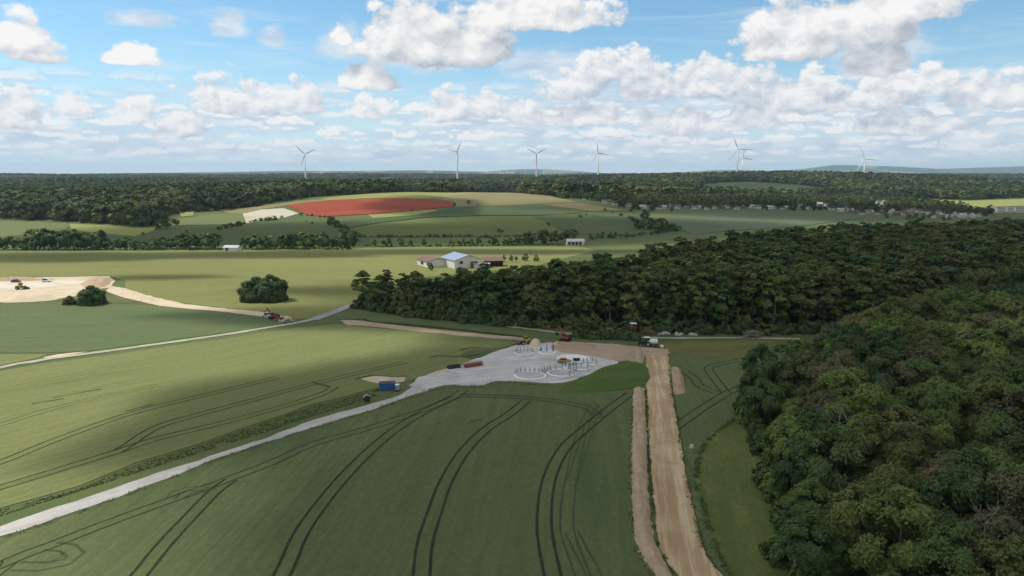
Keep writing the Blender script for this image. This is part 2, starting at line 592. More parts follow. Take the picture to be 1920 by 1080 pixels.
def drape(name, px, off, mat, grid=12.0, jitter=0.0, step=None, smooth=False, world_pts=False, skirt=True, label=None, scale=DS):
    """a sheet over the terrain inside an outline, with its edges turned down to the ground"""
    pts = [Vector(p) for p in px] if world_pts else [G(*p) for p in px]
    pts = [Vector((p[0], p[1], 0)) for p in pts]
    if smooth:
        pts = smooth_line(pts, step or 3.0, True)
    elif step:
        q = []
        for i, p in enumerate(pts):
            r = pts[(i + 1) % len(pts)]
            k = max(1, int((r - p).length / step))
            q += [p.lerp(r, j / k) for j in range(k)]
        pts = q
    if jitter:
        n = len(pts)
        pts = [p + jitter * Vector((mnoise.noise(p * 0.35), mnoise.noise(p * 0.35 + Vector((9, 4, 2))), 0)) + 0.5 * jitter * Vector((mnoise.noise(p * 1.1), mnoise.noise(p * 1.1 + Vector((3, 8, 1))), 0)) for p in pts]
    tris = tessellate_polygon([pts])
    bm = bmesh.new()
    vs = [bm.verts.new(p) for p in pts]
    for t in tris:
        try:
            bm.faces.new([vs[i] for i in t])
        except ValueError:
            pass
    for ax in (0, 1):
        lo = min(p[ax] for p in pts); hi = max(p[ax] for p in pts)
        g = max(grid, (hi - lo) / 70)
        k = math.ceil(lo / g)
        while k * g < hi:
            co = [0, 0, 0]; no = [0, 0, 0]
            co[ax] = k * g; no[ax] = 1
            bmesh.ops.bisect_plane(bm, geom=bm.verts[:] + bm.edges[:] + bm.faces[:], plane_co=co, plane_no=no, dist=1e-4)
            k += 1
    bm.normal_update()
    for f in bm.faces:
        if f.normal.z < 0:
            f.normal_flip()
    if skirt:
        be = [e for e in bm.edges if e.is_boundary]
        r = bmesh.ops.extrude_edge_only(bm, edges=be)
        low = {v for v in r['geom'] if isinstance(v, bmesh.types.BMVert)}
    else:
        low = set()
    V = list(bm.verts)
    zz = H([v.co.x for v in V], [v.co.y for v in V])
    for v, z in zip(V, zz):
        v.co.z = z + (-0.15 if v in low else off * scale)
    me = bpy.data.meshes.new(name)
    bm.to_mesh(me); bm.free()
    me.materials.append(mat)
    o = put(bpy.data.objects.new(name, me))
    return tag(o, label, None, None, 'structure')


def strip(name, px, width, off, mat, gauge=None, step=2.0, kind='structure', world_pts=False, wob=0.05, parent=None):
    """a flat band, or a pair of wheel tracks, along a line"""
    pts = [Vector(p) for p in px] if world_pts else [G(*p) for p in px]
    line = smooth_line(pts, step)
    V, F = [], []
    for s in ((-gauge / 2, gauge / 2) if gauge else (0.0,)):
        o = len(V)
        for i, p in enumerate(line):
            d = (line[min(i + 1, len(line) - 1)] - line[max(i - 1, 0)]).normalized()
            nrm = Vector((-d.y, d.x, 0))
            w = width / 2 * (1 + wob * 4 * mnoise.noise(p * 0.4 + Vector((s, 0, 5))))
            c = p + nrm * (s + wob * mnoise.noise(p * 0.7))
            for q in (-1, 1):
                a = c + nrm * w * q
                V.append((a.x, a.y, 0))
        for i in range(len(line) - 1):
            F.append((o + 2 * i, o + 2 * i + 1, o + 2 * i + 3, o + 2 * i + 2))
    V = np.array(V)
    V[:, 2] = H(V[:, 0], V[:, 1]) + off * DS
    F = np.array(F)[:, ::-1]
    me = np_mesh(name, V, F, mat)
    return tag(put(bpy.data.objects.new(name, me), parent), kind=kind)


# the ground: one sheet to the horizon
def ramp_axis(lo, hi, inner_lo, inner_hi, fine, grow=1.16):
    a = list(np.arange(inner_lo, inner_hi + fine / 2, fine))
    s = fine
    while a[-1] < hi:
        s *= grow; a.append(a[-1] + s)
    s = fine
    while a[0] > lo:
        s *= grow; a.insert(0, a[0] - s)
    return np.array(a)


gx = ramp_axis(-19000, 19000, -700, 900, 14)
gy = ramp_axis(-2500, 20000, -100, 1500, 14, 1.06)
gz = [g for g in gx]
# keep the far distance fine enough for its hills
XX, YY = np.meshgrid(gx, gy)
ZZ = H(XX, YY)
nx, ny = len(gx), len(gy)
ii = np.arange(nx * ny).reshape(ny, nx)
GF = np.stack([ii[:-1, :-1].ravel(), ii[:-1, 1:].ravel(), ii[1:, 1:].ravel(), ii[1:, :-1].ravel()], 1)
m, nt, b = mat_new("ground_cover", 0.95, 0.05)
p = geo_pos(nt)
f = nt.mr(nt.noise(p, 0.03, 6, 0.6), 0.3, 0.7)
c = nt.mix(f, (0.085, 0.12, 0.045), (0.13, 0.15, 0.06))
c = nt.mix(nt.m('MULTIPLY', nt.mr(nt.noise(p, 0.9, 4, 0.7), 0.3, 0.7), 0.4), c, (0.07, 0.095, 0.04))
_, ysep, _ = nt.sep(p)
pat = nt.n.new('ShaderNodeTexVoronoi'); nt.put(pat.inputs['Vector'], nt.v('MULTIPLY', p, (1.0, 0.45, 0.0))); pat.inputs['Scale'].default_value = 1 / 420.0
vr, vg, vb = nt.sep(pat.outputs['Color'])
woodland = nt.mix(nt.mr(nt.noise(p, 0.02, 5, 0.7), 0.35, 0.65), (0.032, 0.050, 0.022), (0.050, 0.070, 0.030))
fieldc = nt.mix(vg, (0.13, 0.17, 0.07), (0.22, 0.23, 0.11))
far_c = nt.mix(nt.m('GREATER_THAN', vr, 0.22), fieldc, woodland)
c = nt.mix(nt.mr(ysep, 1500, 1900), c, woodland)
c = nt.mix(nt.mr(ysep, 6500, 8000), c, far_c)
nt.put(b.inputs['Base Color'], c)
ground = tag(put(bpy.data.objects.new("ground", np_mesh("ground", np.stack([XX.ravel(), YY.ravel(), ZZ.ravel()], 1), GF, m, True))), kind='structure')

# ------------------------------------------------------------------ fields, roads, earthworks (outlines read in photo pixels)
ROW1 = R(58)
M_fore = crop_mat("crop_blue_green", (0.112, 0.142, 0.060), (0.154, 0.180, 0.078), R(85), (0.055, 0.09, 0.04), 0.5)
M_left = crop_mat("crop_pale_green", (0.180, 0.205, 0.080), (0.228, 0.242, 0.096), R(50), (0.10, 0.125, 0.05), 0.65)
M_dgreen = crop_mat("crop_deep_green", (0.118, 0.160, 0.070), (0.145, 0.185, 0.082), R(8), (0.085, 0.12, 0.05), 0.6)
M_far = crop_mat("crop_yellow_green", (0.195, 0.210, 0.076), (0.25, 0.255, 0.090), R(4), (0.12, 0.14, 0.055), 0.5, big=0.008)
M_grass = crop_mat("meadow_grass", (0.105, 0.14, 0.042), (0.165, 0.19, 0.06), R(80), (0.075, 0.105, 0.035), 0.8, rows=0.35, big=0.10)
M_rough = crop_mat("rough_grass", (0.10, 0.125, 0.05), (0.15, 0.16, 0.07), R(20), (0.16, 0.13, 0.075), 0.8, rows=0.2, big=0.08)
M_dry = crop_mat("dry_grass", (0.135, 0.135, 0.052), (0.185, 0.175, 0.066), R(20), (0.10, 0.12, 0.05), 0.7, rows=0.2, big=0.07)
M_bright = crop_mat("fresh_grass", (0.075, 0.125, 0.034), (0.115, 0.15, 0.042), R(20), (0.16, 0.15, 0.065), 0.8, rows=0.2, big=0.09)
M_gravel = earth_mat("pale_gravel", (0.42, 0.40, 0.375), (0.55, 0.53, 0.50), (0.36, 0.34, 0.31), R(42), 0.6, 0.10, 0.5)
M_gravel2 = earth_mat("grey_gravel", (0.38, 0.375, 0.365), (0.53, 0.52, 0.505), (0.66, 0.64, 0.61), R(25), 0.7, 0.07, 0.6)
M_earth = earth_mat("brown_earth", (0.36, 0.275, 0.195), (0.45, 0.36, 0.265), (0.27, 0.19, 0.13), R(15), 0.5, 0.12)
M_track = earth_mat("orange_earth", (0.37, 0.245, 0.135), (0.52, 0.385, 0.235), (0.65, 0.54, 0.385), R(81), 0.75, 0.07)
M_spoil = earth_mat("spoil_earth", (0.40, 0.29, 0.19), (0.49, 0.38, 0.265), (0.30, 0.20, 0.125), R(81), 0.45, 0.5)
M_sand = earth_mat("pale_sand", (0.52, 0.43, 0.30), (0.62, 0.53, 0.39), (0.45, 0.36, 0.24), 0, 0.3, 0.3)
M_pit = earth_mat("pale_pit_floor", (0.56, 0.50, 0.41), (0.68, 0.62, 0.53), (0.48, 0.41, 0.31), 0, 0.4, 0.1)
M_path = earth_mat("farm_path", (0.36, 0.34, 0.27), (0.44, 0.42, 0.34), (0.30, 0.29, 0.19), R(30), 0.5, 0.2)
M_asphalt = earth_mat("asphalt_path", (0.27, 0.27, 0.28), (0.33, 0.33, 0.33), (0.36, 0.35, 0.33), R(30), 0.3, 0.2)
M_rut = earth_mat("trampled_crop_with_shade", (0.020, 0.032, 0.014), (0.034, 0.050, 0.022), (0.06, 0.078, 0.036), 0, 0.25, 0.8)  # trampled soil, darkened by colour for the shade inside the grooves
M_rut2 = earth_mat("pressed_crop_with_shade", (0.048, 0.070, 0.032), (0.068, 0.092, 0.040), (0.09, 0.11, 0.048), 0, 0.25, 0.8)  # flattened crop and fainter tracks, groove shade painted in more weakly
M_ditch = earth_mat("dark_turned_soil", (0.035, 0.04, 0.018), (0.055, 0.055, 0.025), (0.03, 0.03, 0.015), 0, 0.3, 0.8)

# crop fields
CROP = 0.30
drape("field", [(-260, 1110), (0, 1012), (110, 975), (219, 936), (310, 902), (394, 867), (492, 834), (620, 795), (700, 770), (785, 741), (832, 727), (900, 727), (967, 720), (1017, 724),
                (1050, 735), (1100, 737), (1187, 730), (1187, 805), (1185, 897), (1189, 995), (1203, 1041), (1228, 1085), (1300, 1250), (-500, 1250)], CROP, M_fore, 10, 0.5, 6)
drape("field", [(-320, 1060), (-320, 780), (0, 696), (100, 679), (200, 667), (300, 652), (420, 636), (500, 624), (560, 615), (632, 608), (700, 615), (800, 624), (900, 634), (958, 641), (980, 645), (962, 650), (937, 658),
                (890, 675), (862, 686), (840, 691), (817, 697), (783, 709), (750, 719), (693, 731), (583, 760), (474, 796), (365, 836), (255, 869), (146, 913), (0, 953)], CROP, M_left, 10, 0.6, 7)
drape("field", [(-350, 574), (0, 570), (100, 566), (200, 571), (300, 579), (420, 589), (495, 598), (540, 606), (500, 613), (430, 623), (330, 637), (240, 649), (160, 659), (100, 662), (-350, 664)], CROP, M_dgreen, 12, 0.5, 8)
drape("field", [(-350, 667), (90, 664), (70, 672), (0, 686), (-350, 770)], CROP, M_left, 12)
drape("field", [(-600, 478), (0, 472), (300, 470), (520, 467), (800, 464), (1075, 461), (1120, 470), (1000, 500), (800, 520), (680, 560), (672, 570), (590, 596), (545, 600), (540, 594), (480, 584), (430, 579), (350, 569), (300, 562),
                (235, 543), (235, 527), (205, 517), (100, 519), (-600, 522)], CROP, M_far, 14, 0.6, 12)
drape("field", [(-350, 555), (0, 568), (100, 564), (148, 546), (200, 545), (240, 556), (300, 572), (100, 564), (0, 569), (-350, 572)], 0.2, M_rough, 14)
drape("field", [(645, 601), (672, 587), (690, 583), (760, 589), (900, 612), (1060, 626), (1090, 632), (1075, 636), (985, 631), (880, 618), (760, 606), (690, 603)], CROP, M_dgreen, 10, 0.4, 6)
drape("field", [(1256, 664), (1280, 640), (1420, 636), (1500, 634), (1700, 640), (1650, 700), (1500, 800), (1379, 784), (1331, 823), (1312, 855), (1306, 897), (1317, 946), (1338, 1017), (1373, 1085), (1440, 1200), (1400, 1200), (1357, 1080), (1327, 1045), (1315, 1010), (1299, 939), (1285, 865), (1274, 805),
                (1268, 763), (1264, 742), (1284, 738), (1287, 720), (1281, 698), (1272, 686), (1258, 688)], CROP, M_fore, 10, 0.4, 6)
drape("grass_land", [(1379, 784), (1331, 823), (1312, 855), (1306, 897), (1317, 946), (1338, 1017), (1373, 1085), (1440, 1200), (1800, 1200), (1700, 1000), (1600, 760), (1500, 740), (1430, 750)], 0.22, M_grass, 8, 0.5, 5)
drape("grass_land", [(1225, 646), (1330, 640), (1450, 640), (1480, 646), (1440, 655), (1400, 668), (1340, 672), (1290, 664), (1255, 660)], 0.42, M_dry, 8, 0.8, 5, smooth=True)
drape("grass_land", [(1157, 682), (1175, 675), (1200, 680), (1214, 690), (1217, 705), (1211, 722), (1187, 728), (1100, 737), (1045, 736), (1060, 722), (1083, 714), (1110, 701), (1132, 691)], 0.40, M_bright, 5, 0.8, 3)
drape("grass_land", [(900, 721), (933, 716), (967, 716), (1017, 720), (1060, 718), (1050, 735), (1020, 731), (960, 728), (905, 729)], 0.34, M_rough, 6, 0.8, 3)

# roads and bare earth
drape("gravel_road", [(-300, 1085), (0, 987), (109, 951), (219, 914), (292, 889), (394, 856), (492, 825), (583, 790), (700, 757), (750, 742), (770, 728), (783, 715), (830, 722), (807, 731), (785, 738), (700, 768), (620, 792), (492, 832), (394, 865), (310, 900),
                      (219, 933), (109, 972), (0, 1007), (-300, 1120)], 0.36, M_gravel, 8, 0.5, 2.0)
drape("gravel_ground", [(765, 722), (783, 709), (817, 697), (840, 691), (862, 686), (890, 675), (937, 658), (962, 650), (980, 644), (1017, 644), (1045, 643), (1060, 660), (1108, 667), (1133, 670), (1160, 677), (1157, 682), (1132, 690), (1110, 700), (1083, 712),
                        (1042, 719), (1017, 719), (967, 716), (933, 715), (900, 723), (832, 723), (800, 731)], 0.44, M_gravel2, 6, 1.1, 2.0)
drape("dirt_ground", [(1030, 650), (1050, 640), (1100, 643), (1160, 647), (1215, 652), (1254, 656), (1254, 668), (1210, 667), (1206, 678), (1190, 679), (1175, 676), (1160, 679), (1133, 673), (1108, 669), (1062, 664), (1038, 656)], 0.52, M_earth, 6, 1.3, 1.8)
drape("dirt_road", [(1210, 665), (1252, 663), (1257, 697), (1259, 721), (1264, 763), (1271, 805), (1282, 865), (1296, 939), (1312, 1010), (1324, 1045), (1354, 1080), (1460, 1200), (1330, 1200), (1268, 1080), (1236, 1027), (1229, 964), (1220, 876), (1215, 805), (1214, 760), (1212, 721), (1220, 705), (1212, 685)], 0.40, M_track, 6, 0.4, 2.2)
drape("dirt_ground", [(-300, 523), (0, 522), (100, 520), (205, 518), (216, 527), (206, 540), (150, 545), (140, 556), (100, 562), (0, 567), (-300, 566)], 0.35, M_sand, 10, 1.0, 4)
drape("dirt_ground", [(-300, 533), (0, 529), (100, 527), (172, 527), (172, 530), (90, 538), (60, 543), (0, 545), (-300, 548)], 0.45, M_pit, 10, 0.8, 5)
drape("dirt_road", [(205, 536), (235, 541), (275, 554), (300, 560), (350, 571), (430, 580), (480, 584), (520, 590), (548, 597), (530, 605), (505, 596), (430, 586), (340, 578), (300, 574), (240, 560), (200, 547)], 0.44, M_sand, 8, 0.8, 3)
drape("dirt_ground", [(636, 600), (660, 601), (700, 605), (800, 617), (900, 627), (985, 634), (980, 639), (900, 633), (800, 624), (700, 613), (650, 609)], 0.42, M_earth, 8, 0.7, 3)
strip("dark_ditch_path", [(632, 600), (683, 599), (690, 603), (760, 609), (880, 621), (985, 633)], 1.3, 0.48, M_ditch, wob=0.25)
drape("dirt_ground", [(676, 711), (700, 706), (760, 708), (757, 716), (725, 722), (690, 716)], 0.40, M_sand, 4, 0.5, 2)
strip("dark_ditch_path", [(666, 712), (680, 708), (695, 705), (735, 707), (762, 706)], 0.7, 0.42, M_ditch, wob=0.2)
drape("dirt_ground", [(816, 697), (840, 692), (848, 690), (842, 697), (815, 705)], 0.47, M_sand, 4, 0.4, 2)
drape("rough_land", [(862, 668), (880, 656), (900, 655), (935, 657), (918, 667), (900, 671), (880, 674)], 0.40, M_rough, 4, 0.5, 2)
strip("dark_ditch_path", [(806, 671), (820, 668), (850, 669), (880, 669), (900, 664)], 0.8, 0.43, M_ditch, wob=0.2)
strip("dark_ditch_path", [(862, 657), (880, 653), (905, 653), (935, 655), (965, 647), (978, 641)], 0.9, 0.43, M_ditch, wob=0.3)
strip("farm_path", [(-300, 768), (0, 690), (60, 679), (100, 672), (200, 659), (300, 645), (420, 628), (500, 615), (560, 605), (592, 598)], 2.6, 0.40, M_path, wob=0.08)
strip("farm_path", [(586, 600), (612, 591), (640, 580), (665, 572), (682, 568)], 4.2, 0.42, M_asphalt, wob=0.03)
strip("farm_path", [(800, 594), (900, 606), (990, 617), (1080, 627), (1230, 634), (1380, 634), (1500, 636)], 1.6, 0.36, M_path, wob=0.2)
drape("dirt_ground", [(80, 671), (110, 665), (150, 661), (165, 660), (120, 668), (90, 672)], 0.46, M_sand, 8, 0.4, 4)

# fields on the slope beyond the valley
F_ = lambda a, b, ang=0.1, **k: crop_mat("slope_crop", a, b, ang, **k)
GR1 = F_((0.10, 0.135, 0.055), (0.125, 0.155, 0.062), 0.3)
GR2 = F_((0.135, 0.165, 0.055), (0.165, 0.19, 0.062), 0.1, dark=(0.10, 0.13, 0.05), dark_amt=0.5)
GR3 = F_((0.155, 0.185, 0.075), (0.185, 0.205, 0.085), 0.2)
GR4 = F_((0.085, 0.115, 0.055), (0.11, 0.135, 0.062), 0.6)
TAN = F_((0.235, 0.215, 0.105), (0.275, 0.245, 0.125), 0.1)
TAN2 = F_((0.27, 0.235, 0.12), (0.30, 0.26, 0.135), 0.1)
LIT = F_((0.26, 0.29, 0.09), (0.31, 0.32, 0.11), 0.1)
RED = F_((0.29, 0.062, 0.034), (0.37, 0.108, 0.052), 0.1, dark=(0.24, 0.07, 0.045), dark_amt=0.8)
WHITE = F_((0.50, 0.47, 0.36), (0.60, 0.57, 0.45), 0.1, soil=(0.30, 0.29, 0.16))
PALE = F_((0.115, 0.15, 0.085), (0.14, 0.17, 0.095), 0.1)
hill = [
    ("field", GR3, [(-900, 406), (0, 415), (123, 418), (128, 424), (123, 432), (60, 440), (0, 447), (-900, 452)]),
    ("field", LIT, [(130, 420), (200, 423), (247, 428), (293, 425), (286, 402), (312, 417), (286, 434), (253, 443), (177, 437), (133, 430)]),
    ("field", GR1, [(173, 440), (253, 445), (300, 438), (347, 424), (410, 423), (460, 419), (520, 412), (575, 404), (610, 408), (640, 417), (660, 432), (690, 446), (700, 460), (500, 468), (300, 468), (150, 462)]),
    ("field", GR3, [(312, 417), (343, 410), (400, 402), (432, 400), (455, 403), (462, 419), (410, 422), (347, 423), (318, 424)]),
    ("field", TAN, [(417, 398), (460, 391), (500, 385), (560, 378), (620, 373), (640, 372), (700, 371), (640, 376), (590, 380), (540, 385), (500, 392), (455, 402), (430, 400)]),
    ("field", LIT, [(600, 373), (640, 368), (753, 361), (853, 362), (960, 362), (853, 371), (800, 373), (700, 372), (620, 375)]),
    ("field", TAN, [(807, 372), (870, 365), (960, 362), (1040, 371), (1087, 380), (973, 385), (853, 388), (853, 380)]),
    ("field", WHITE, [(455, 402), (490, 394), (532, 391), (560, 401), (530, 410), (495, 412), (470, 419), (462, 419)]),
    ("red_field", RED, [(538, 385), (575, 380), (620, 376), (700, 373), (760, 372), (810, 375), (853, 381), (850, 388), (760, 397), (690, 402), (640, 405), (600, 407), (575, 403)]),
    ("field", TAN2, [(1017, 384), (1087, 381), (1170, 395), (1107, 396)]),
    ("field", LIT, [(690, 404), (760, 398), (810, 394), (830, 397), (770, 405), (700, 410)]),
    ("field", GR4, [(640, 415), (690, 411), (770, 406), (850, 390), (1000, 387), (1110, 397), (1050, 403), (990, 405), (900, 405), (800, 408), (700, 420), (655, 428)]),
    ("field", GR2, [(660, 430), (720, 418), (800, 409), (900, 406), (995, 406), (1020, 415), (1045, 430), (1040, 436), (960, 442), (860, 445), (690, 444)]),
    ("field", GR1, [(1000, 406), (1060, 402), (1110, 405), (1180, 420), (1240, 435), (1190, 441), (1070, 440), (1045, 428)]),
    ("field", GR4, [(1062, 400), (1110, 396), (1180, 396), (1240, 412), (1275, 432), (1240, 438), (1180, 420), (1110, 404)]),
    ("field", PALE, [(1235, 408), (1270, 400), (1340, 396), (1480, 395), (1560, 400), (1625, 408), (1500, 425), (1300, 440), (1262, 425)]),
    ("field", LIT, [(1640, 368), (1713, 374), (1813, 377), (1920, 373), (2100, 370), (2100, 384), (1920, 386), (1847, 389), (1780, 384), (1713, 378)]),
    ("field", GR2, [(690, 447), (860, 446), (960, 444), (1060, 442), (1060, 458), (800, 461), (700, 463)]),
    ("field", GR3, [(1840, 341), (1920, 343), (2100, 343), (2100, 352), (1920, 352), (1850, 350)]),
    ("field", LIT, [(640, 343), (740, 342), (830, 342), (832, 345), (740, 346), (640, 346)]),
    ("field", LIT, [(337, 400), (363, 397), (363, 405), (340, 407)]),
    ("field", GR2, [(1065, 368), (1130, 371), (1125, 377), (1070, 375)]),
]
for k, (nm, mt, pl) in enumerate(hill):
    drape(nm, pl, 0.30 + 0.04 * (k % 12), mt, 20, scale=1.0)

# wheel tracks in the corn: flat strips, the groove's shade put into their colour
GA = 2.1
T = CROP + 0.02
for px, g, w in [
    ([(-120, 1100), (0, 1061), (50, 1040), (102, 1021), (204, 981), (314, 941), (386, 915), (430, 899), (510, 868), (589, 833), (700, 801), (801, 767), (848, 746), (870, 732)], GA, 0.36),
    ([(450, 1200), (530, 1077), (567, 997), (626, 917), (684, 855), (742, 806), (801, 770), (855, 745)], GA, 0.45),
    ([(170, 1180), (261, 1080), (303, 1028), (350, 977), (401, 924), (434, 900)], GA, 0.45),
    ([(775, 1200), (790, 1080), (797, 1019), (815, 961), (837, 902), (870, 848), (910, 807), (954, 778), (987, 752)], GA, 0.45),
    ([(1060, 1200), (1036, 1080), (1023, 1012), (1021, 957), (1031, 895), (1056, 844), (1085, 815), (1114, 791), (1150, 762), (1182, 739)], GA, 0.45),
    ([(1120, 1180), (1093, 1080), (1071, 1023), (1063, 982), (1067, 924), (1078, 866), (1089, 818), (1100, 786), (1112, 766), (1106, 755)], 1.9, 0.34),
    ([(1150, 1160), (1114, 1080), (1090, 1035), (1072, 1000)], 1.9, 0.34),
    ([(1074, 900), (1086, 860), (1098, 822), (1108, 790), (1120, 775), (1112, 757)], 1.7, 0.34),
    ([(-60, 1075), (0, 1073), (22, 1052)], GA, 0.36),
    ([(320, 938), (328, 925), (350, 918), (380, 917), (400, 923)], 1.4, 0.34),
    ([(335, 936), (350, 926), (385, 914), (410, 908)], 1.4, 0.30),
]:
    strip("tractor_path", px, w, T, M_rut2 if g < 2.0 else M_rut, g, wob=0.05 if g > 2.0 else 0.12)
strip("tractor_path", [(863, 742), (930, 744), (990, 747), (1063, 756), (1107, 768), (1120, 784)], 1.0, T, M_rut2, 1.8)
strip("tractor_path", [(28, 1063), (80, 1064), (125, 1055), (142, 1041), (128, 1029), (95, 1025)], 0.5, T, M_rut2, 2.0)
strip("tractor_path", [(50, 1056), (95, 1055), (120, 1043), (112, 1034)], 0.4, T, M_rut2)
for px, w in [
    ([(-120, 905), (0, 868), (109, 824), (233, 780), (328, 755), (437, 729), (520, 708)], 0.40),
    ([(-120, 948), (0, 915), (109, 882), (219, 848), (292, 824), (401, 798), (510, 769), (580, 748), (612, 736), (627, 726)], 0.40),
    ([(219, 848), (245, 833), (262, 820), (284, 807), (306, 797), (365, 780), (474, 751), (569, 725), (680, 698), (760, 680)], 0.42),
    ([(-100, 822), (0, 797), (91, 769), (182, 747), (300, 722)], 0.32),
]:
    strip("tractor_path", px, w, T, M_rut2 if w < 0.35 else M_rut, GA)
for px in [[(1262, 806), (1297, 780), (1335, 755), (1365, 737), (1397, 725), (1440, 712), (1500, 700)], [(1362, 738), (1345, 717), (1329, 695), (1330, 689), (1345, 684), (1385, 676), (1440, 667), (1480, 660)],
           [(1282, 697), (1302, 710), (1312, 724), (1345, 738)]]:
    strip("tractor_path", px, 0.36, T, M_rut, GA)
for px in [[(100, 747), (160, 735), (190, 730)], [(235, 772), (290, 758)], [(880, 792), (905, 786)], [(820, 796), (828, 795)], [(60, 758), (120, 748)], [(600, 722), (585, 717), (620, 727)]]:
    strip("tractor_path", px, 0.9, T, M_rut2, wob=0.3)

# ------------------------------------------------------------------ cloud cover high overhead (throws the shade on the land)
def volume_mat(name, dens, col, aniso):
    m = bpy.data.materials.new(name)
    m.use_nodes = True
    nt = NT(m.node_tree); nt.n.clear()
    o = nt.n.new('ShaderNodeOutputMaterial')
    v = nt.n.new('ShaderNodeVolumePrincipled')
    v.inputs['Color'].default_value = (*col, 1)
    v.inputs['Density'].default_value = dens
    v.inputs['Anisotropy'].default_value = aniso
    nt.l.new(v.outputs[0], o.inputs['Volume'])
    return m


CLOUD_ALT = 1000.0


def cloud(px, py, rx, ry, thick=150, rot=0.0, power=1.5, seed=0):
    """a lens-shaped cumulus, thin at its rim, placed where its shade falls on the ground point under a pixel"""
    tau = thick * 0.0105          # optical depth through the middle
    thick = 0.55 * min(rx, ry)
    g = G(px, py)
    base = CLOUD_ALT + 25 * (seed % 5)
    t = (base - g.z) / SUN_V.z
    c = g + SUN_V * t
    n, k = 64, 14
    V, F = [], []
    for s in (1, -1):
        for j in range(k + 1):
            r = j / k
            for i in range(n):
                a = 2 * math.pi * i / n
                wob = 1 + 0.30 * mnoise.noise(Vector((math.cos(a) * 1.3, math.sin(a) * 1.3, seed * 3.7))) + 0.14 * mnoise.noise(Vector((math.cos(a) * 3.5, math.sin(a) * 3.5, seed * 1.9)))
                x = r * rx * wob * math.cos(a); y = r * ry * wob * math.sin(a)
                h = thick * (1 - r * r) ** power
                h *= 1 + 0.45 * mnoise.noise(Vector((x / 40, y / 40, seed * 2.3)))
                z = h if s > 0 else -0.12 * h
                V.append((x, y, z))
    m_ = (k + 1) * n
    for s in (0, 1):
        for j in range(k):
            for i in range(n):
                q = (s * m_ + j * n + i, s * m_ + j * n + (i + 1) % n, s * m_ + (j + 1) * n + (i + 1) % n, s * m_ + (j + 1) * n + i)
                F.append(q if s else q[::-1])
    me = bpy.data.meshes.new("cloud")
    me.from_pydata(V, [], F)
    bm = bmesh.new(); bm.from_mesh(me)
    bmesh.ops.remove_doubles(bm, verts=bm.verts, dist=1e-4)
    bmesh.ops.recalc_face_normals(bm, faces=bm.faces)
    bm.to_mesh(me); bm.free()
    me.materials.append(volume_mat("cloud_vapour", tau / thick, (0.97, 0.97, 0.98), 0.3))
    o = put(bpy.data.objects.new("cloud", me))
    o.location = c
    o.rotation_euler = (0, 0, rot)
    tag(o, "white cumulus cloud high above the fields", "cloud", "clouds overhead", "stuff")


for k, (px, py, rx, ry, th, rot) in enumerate([
    (1420, 830, 115, 105, 260, 0.2), (1000, 1010, 46, 55, 190, 0.3), (1560, 560, 190, 130, 300, 0.1), (1150, 560, 150, 75, 300, -0.1), (1900, 520, 260, 220, 300, 0.0), (930, 800, 52, 38, 170, 0.2), (780, 900, 36, 28, 70, 0.6),
    (570, 745, 54, 30, 560, 0.84), (680, 738, 36, 20, 300, 0.7), (1000, 690, 50, 40, 150, 0.0), (1500, 1250, 80, 60, 260, 0.0), (820, 600, 70, 20, 380, 0.1), (560, 590, 60, 22, 260, 0.0),
    (500, 478, 80, 26, 380, 0.0), (80, 482, 100, 30, 380, 0.0), (900, 472, 150, 28, 320, 0.0), (620, 545, 50, 16, 260, 0.0), (300, 520, 40, 12, 220, 0.1),
    (420, 440, 210, 75, 260, 0.1), (1100, 428, 230, 110, 280, 0.1), (880, 428, 110, 60, 110, 0.0), (800, 384, 75, 150, 420, 0.2), (1450, 395, 320, 130, 280, 0.05), (1750, 405, 260, 150, 280, 0.0),
    (60, 334, 420, 300, 260, 0.1), (560, 455, 180, 50, 260, 0.0),
]):
    cloud(px, py, rx, ry, th, rot, 1.4, k)


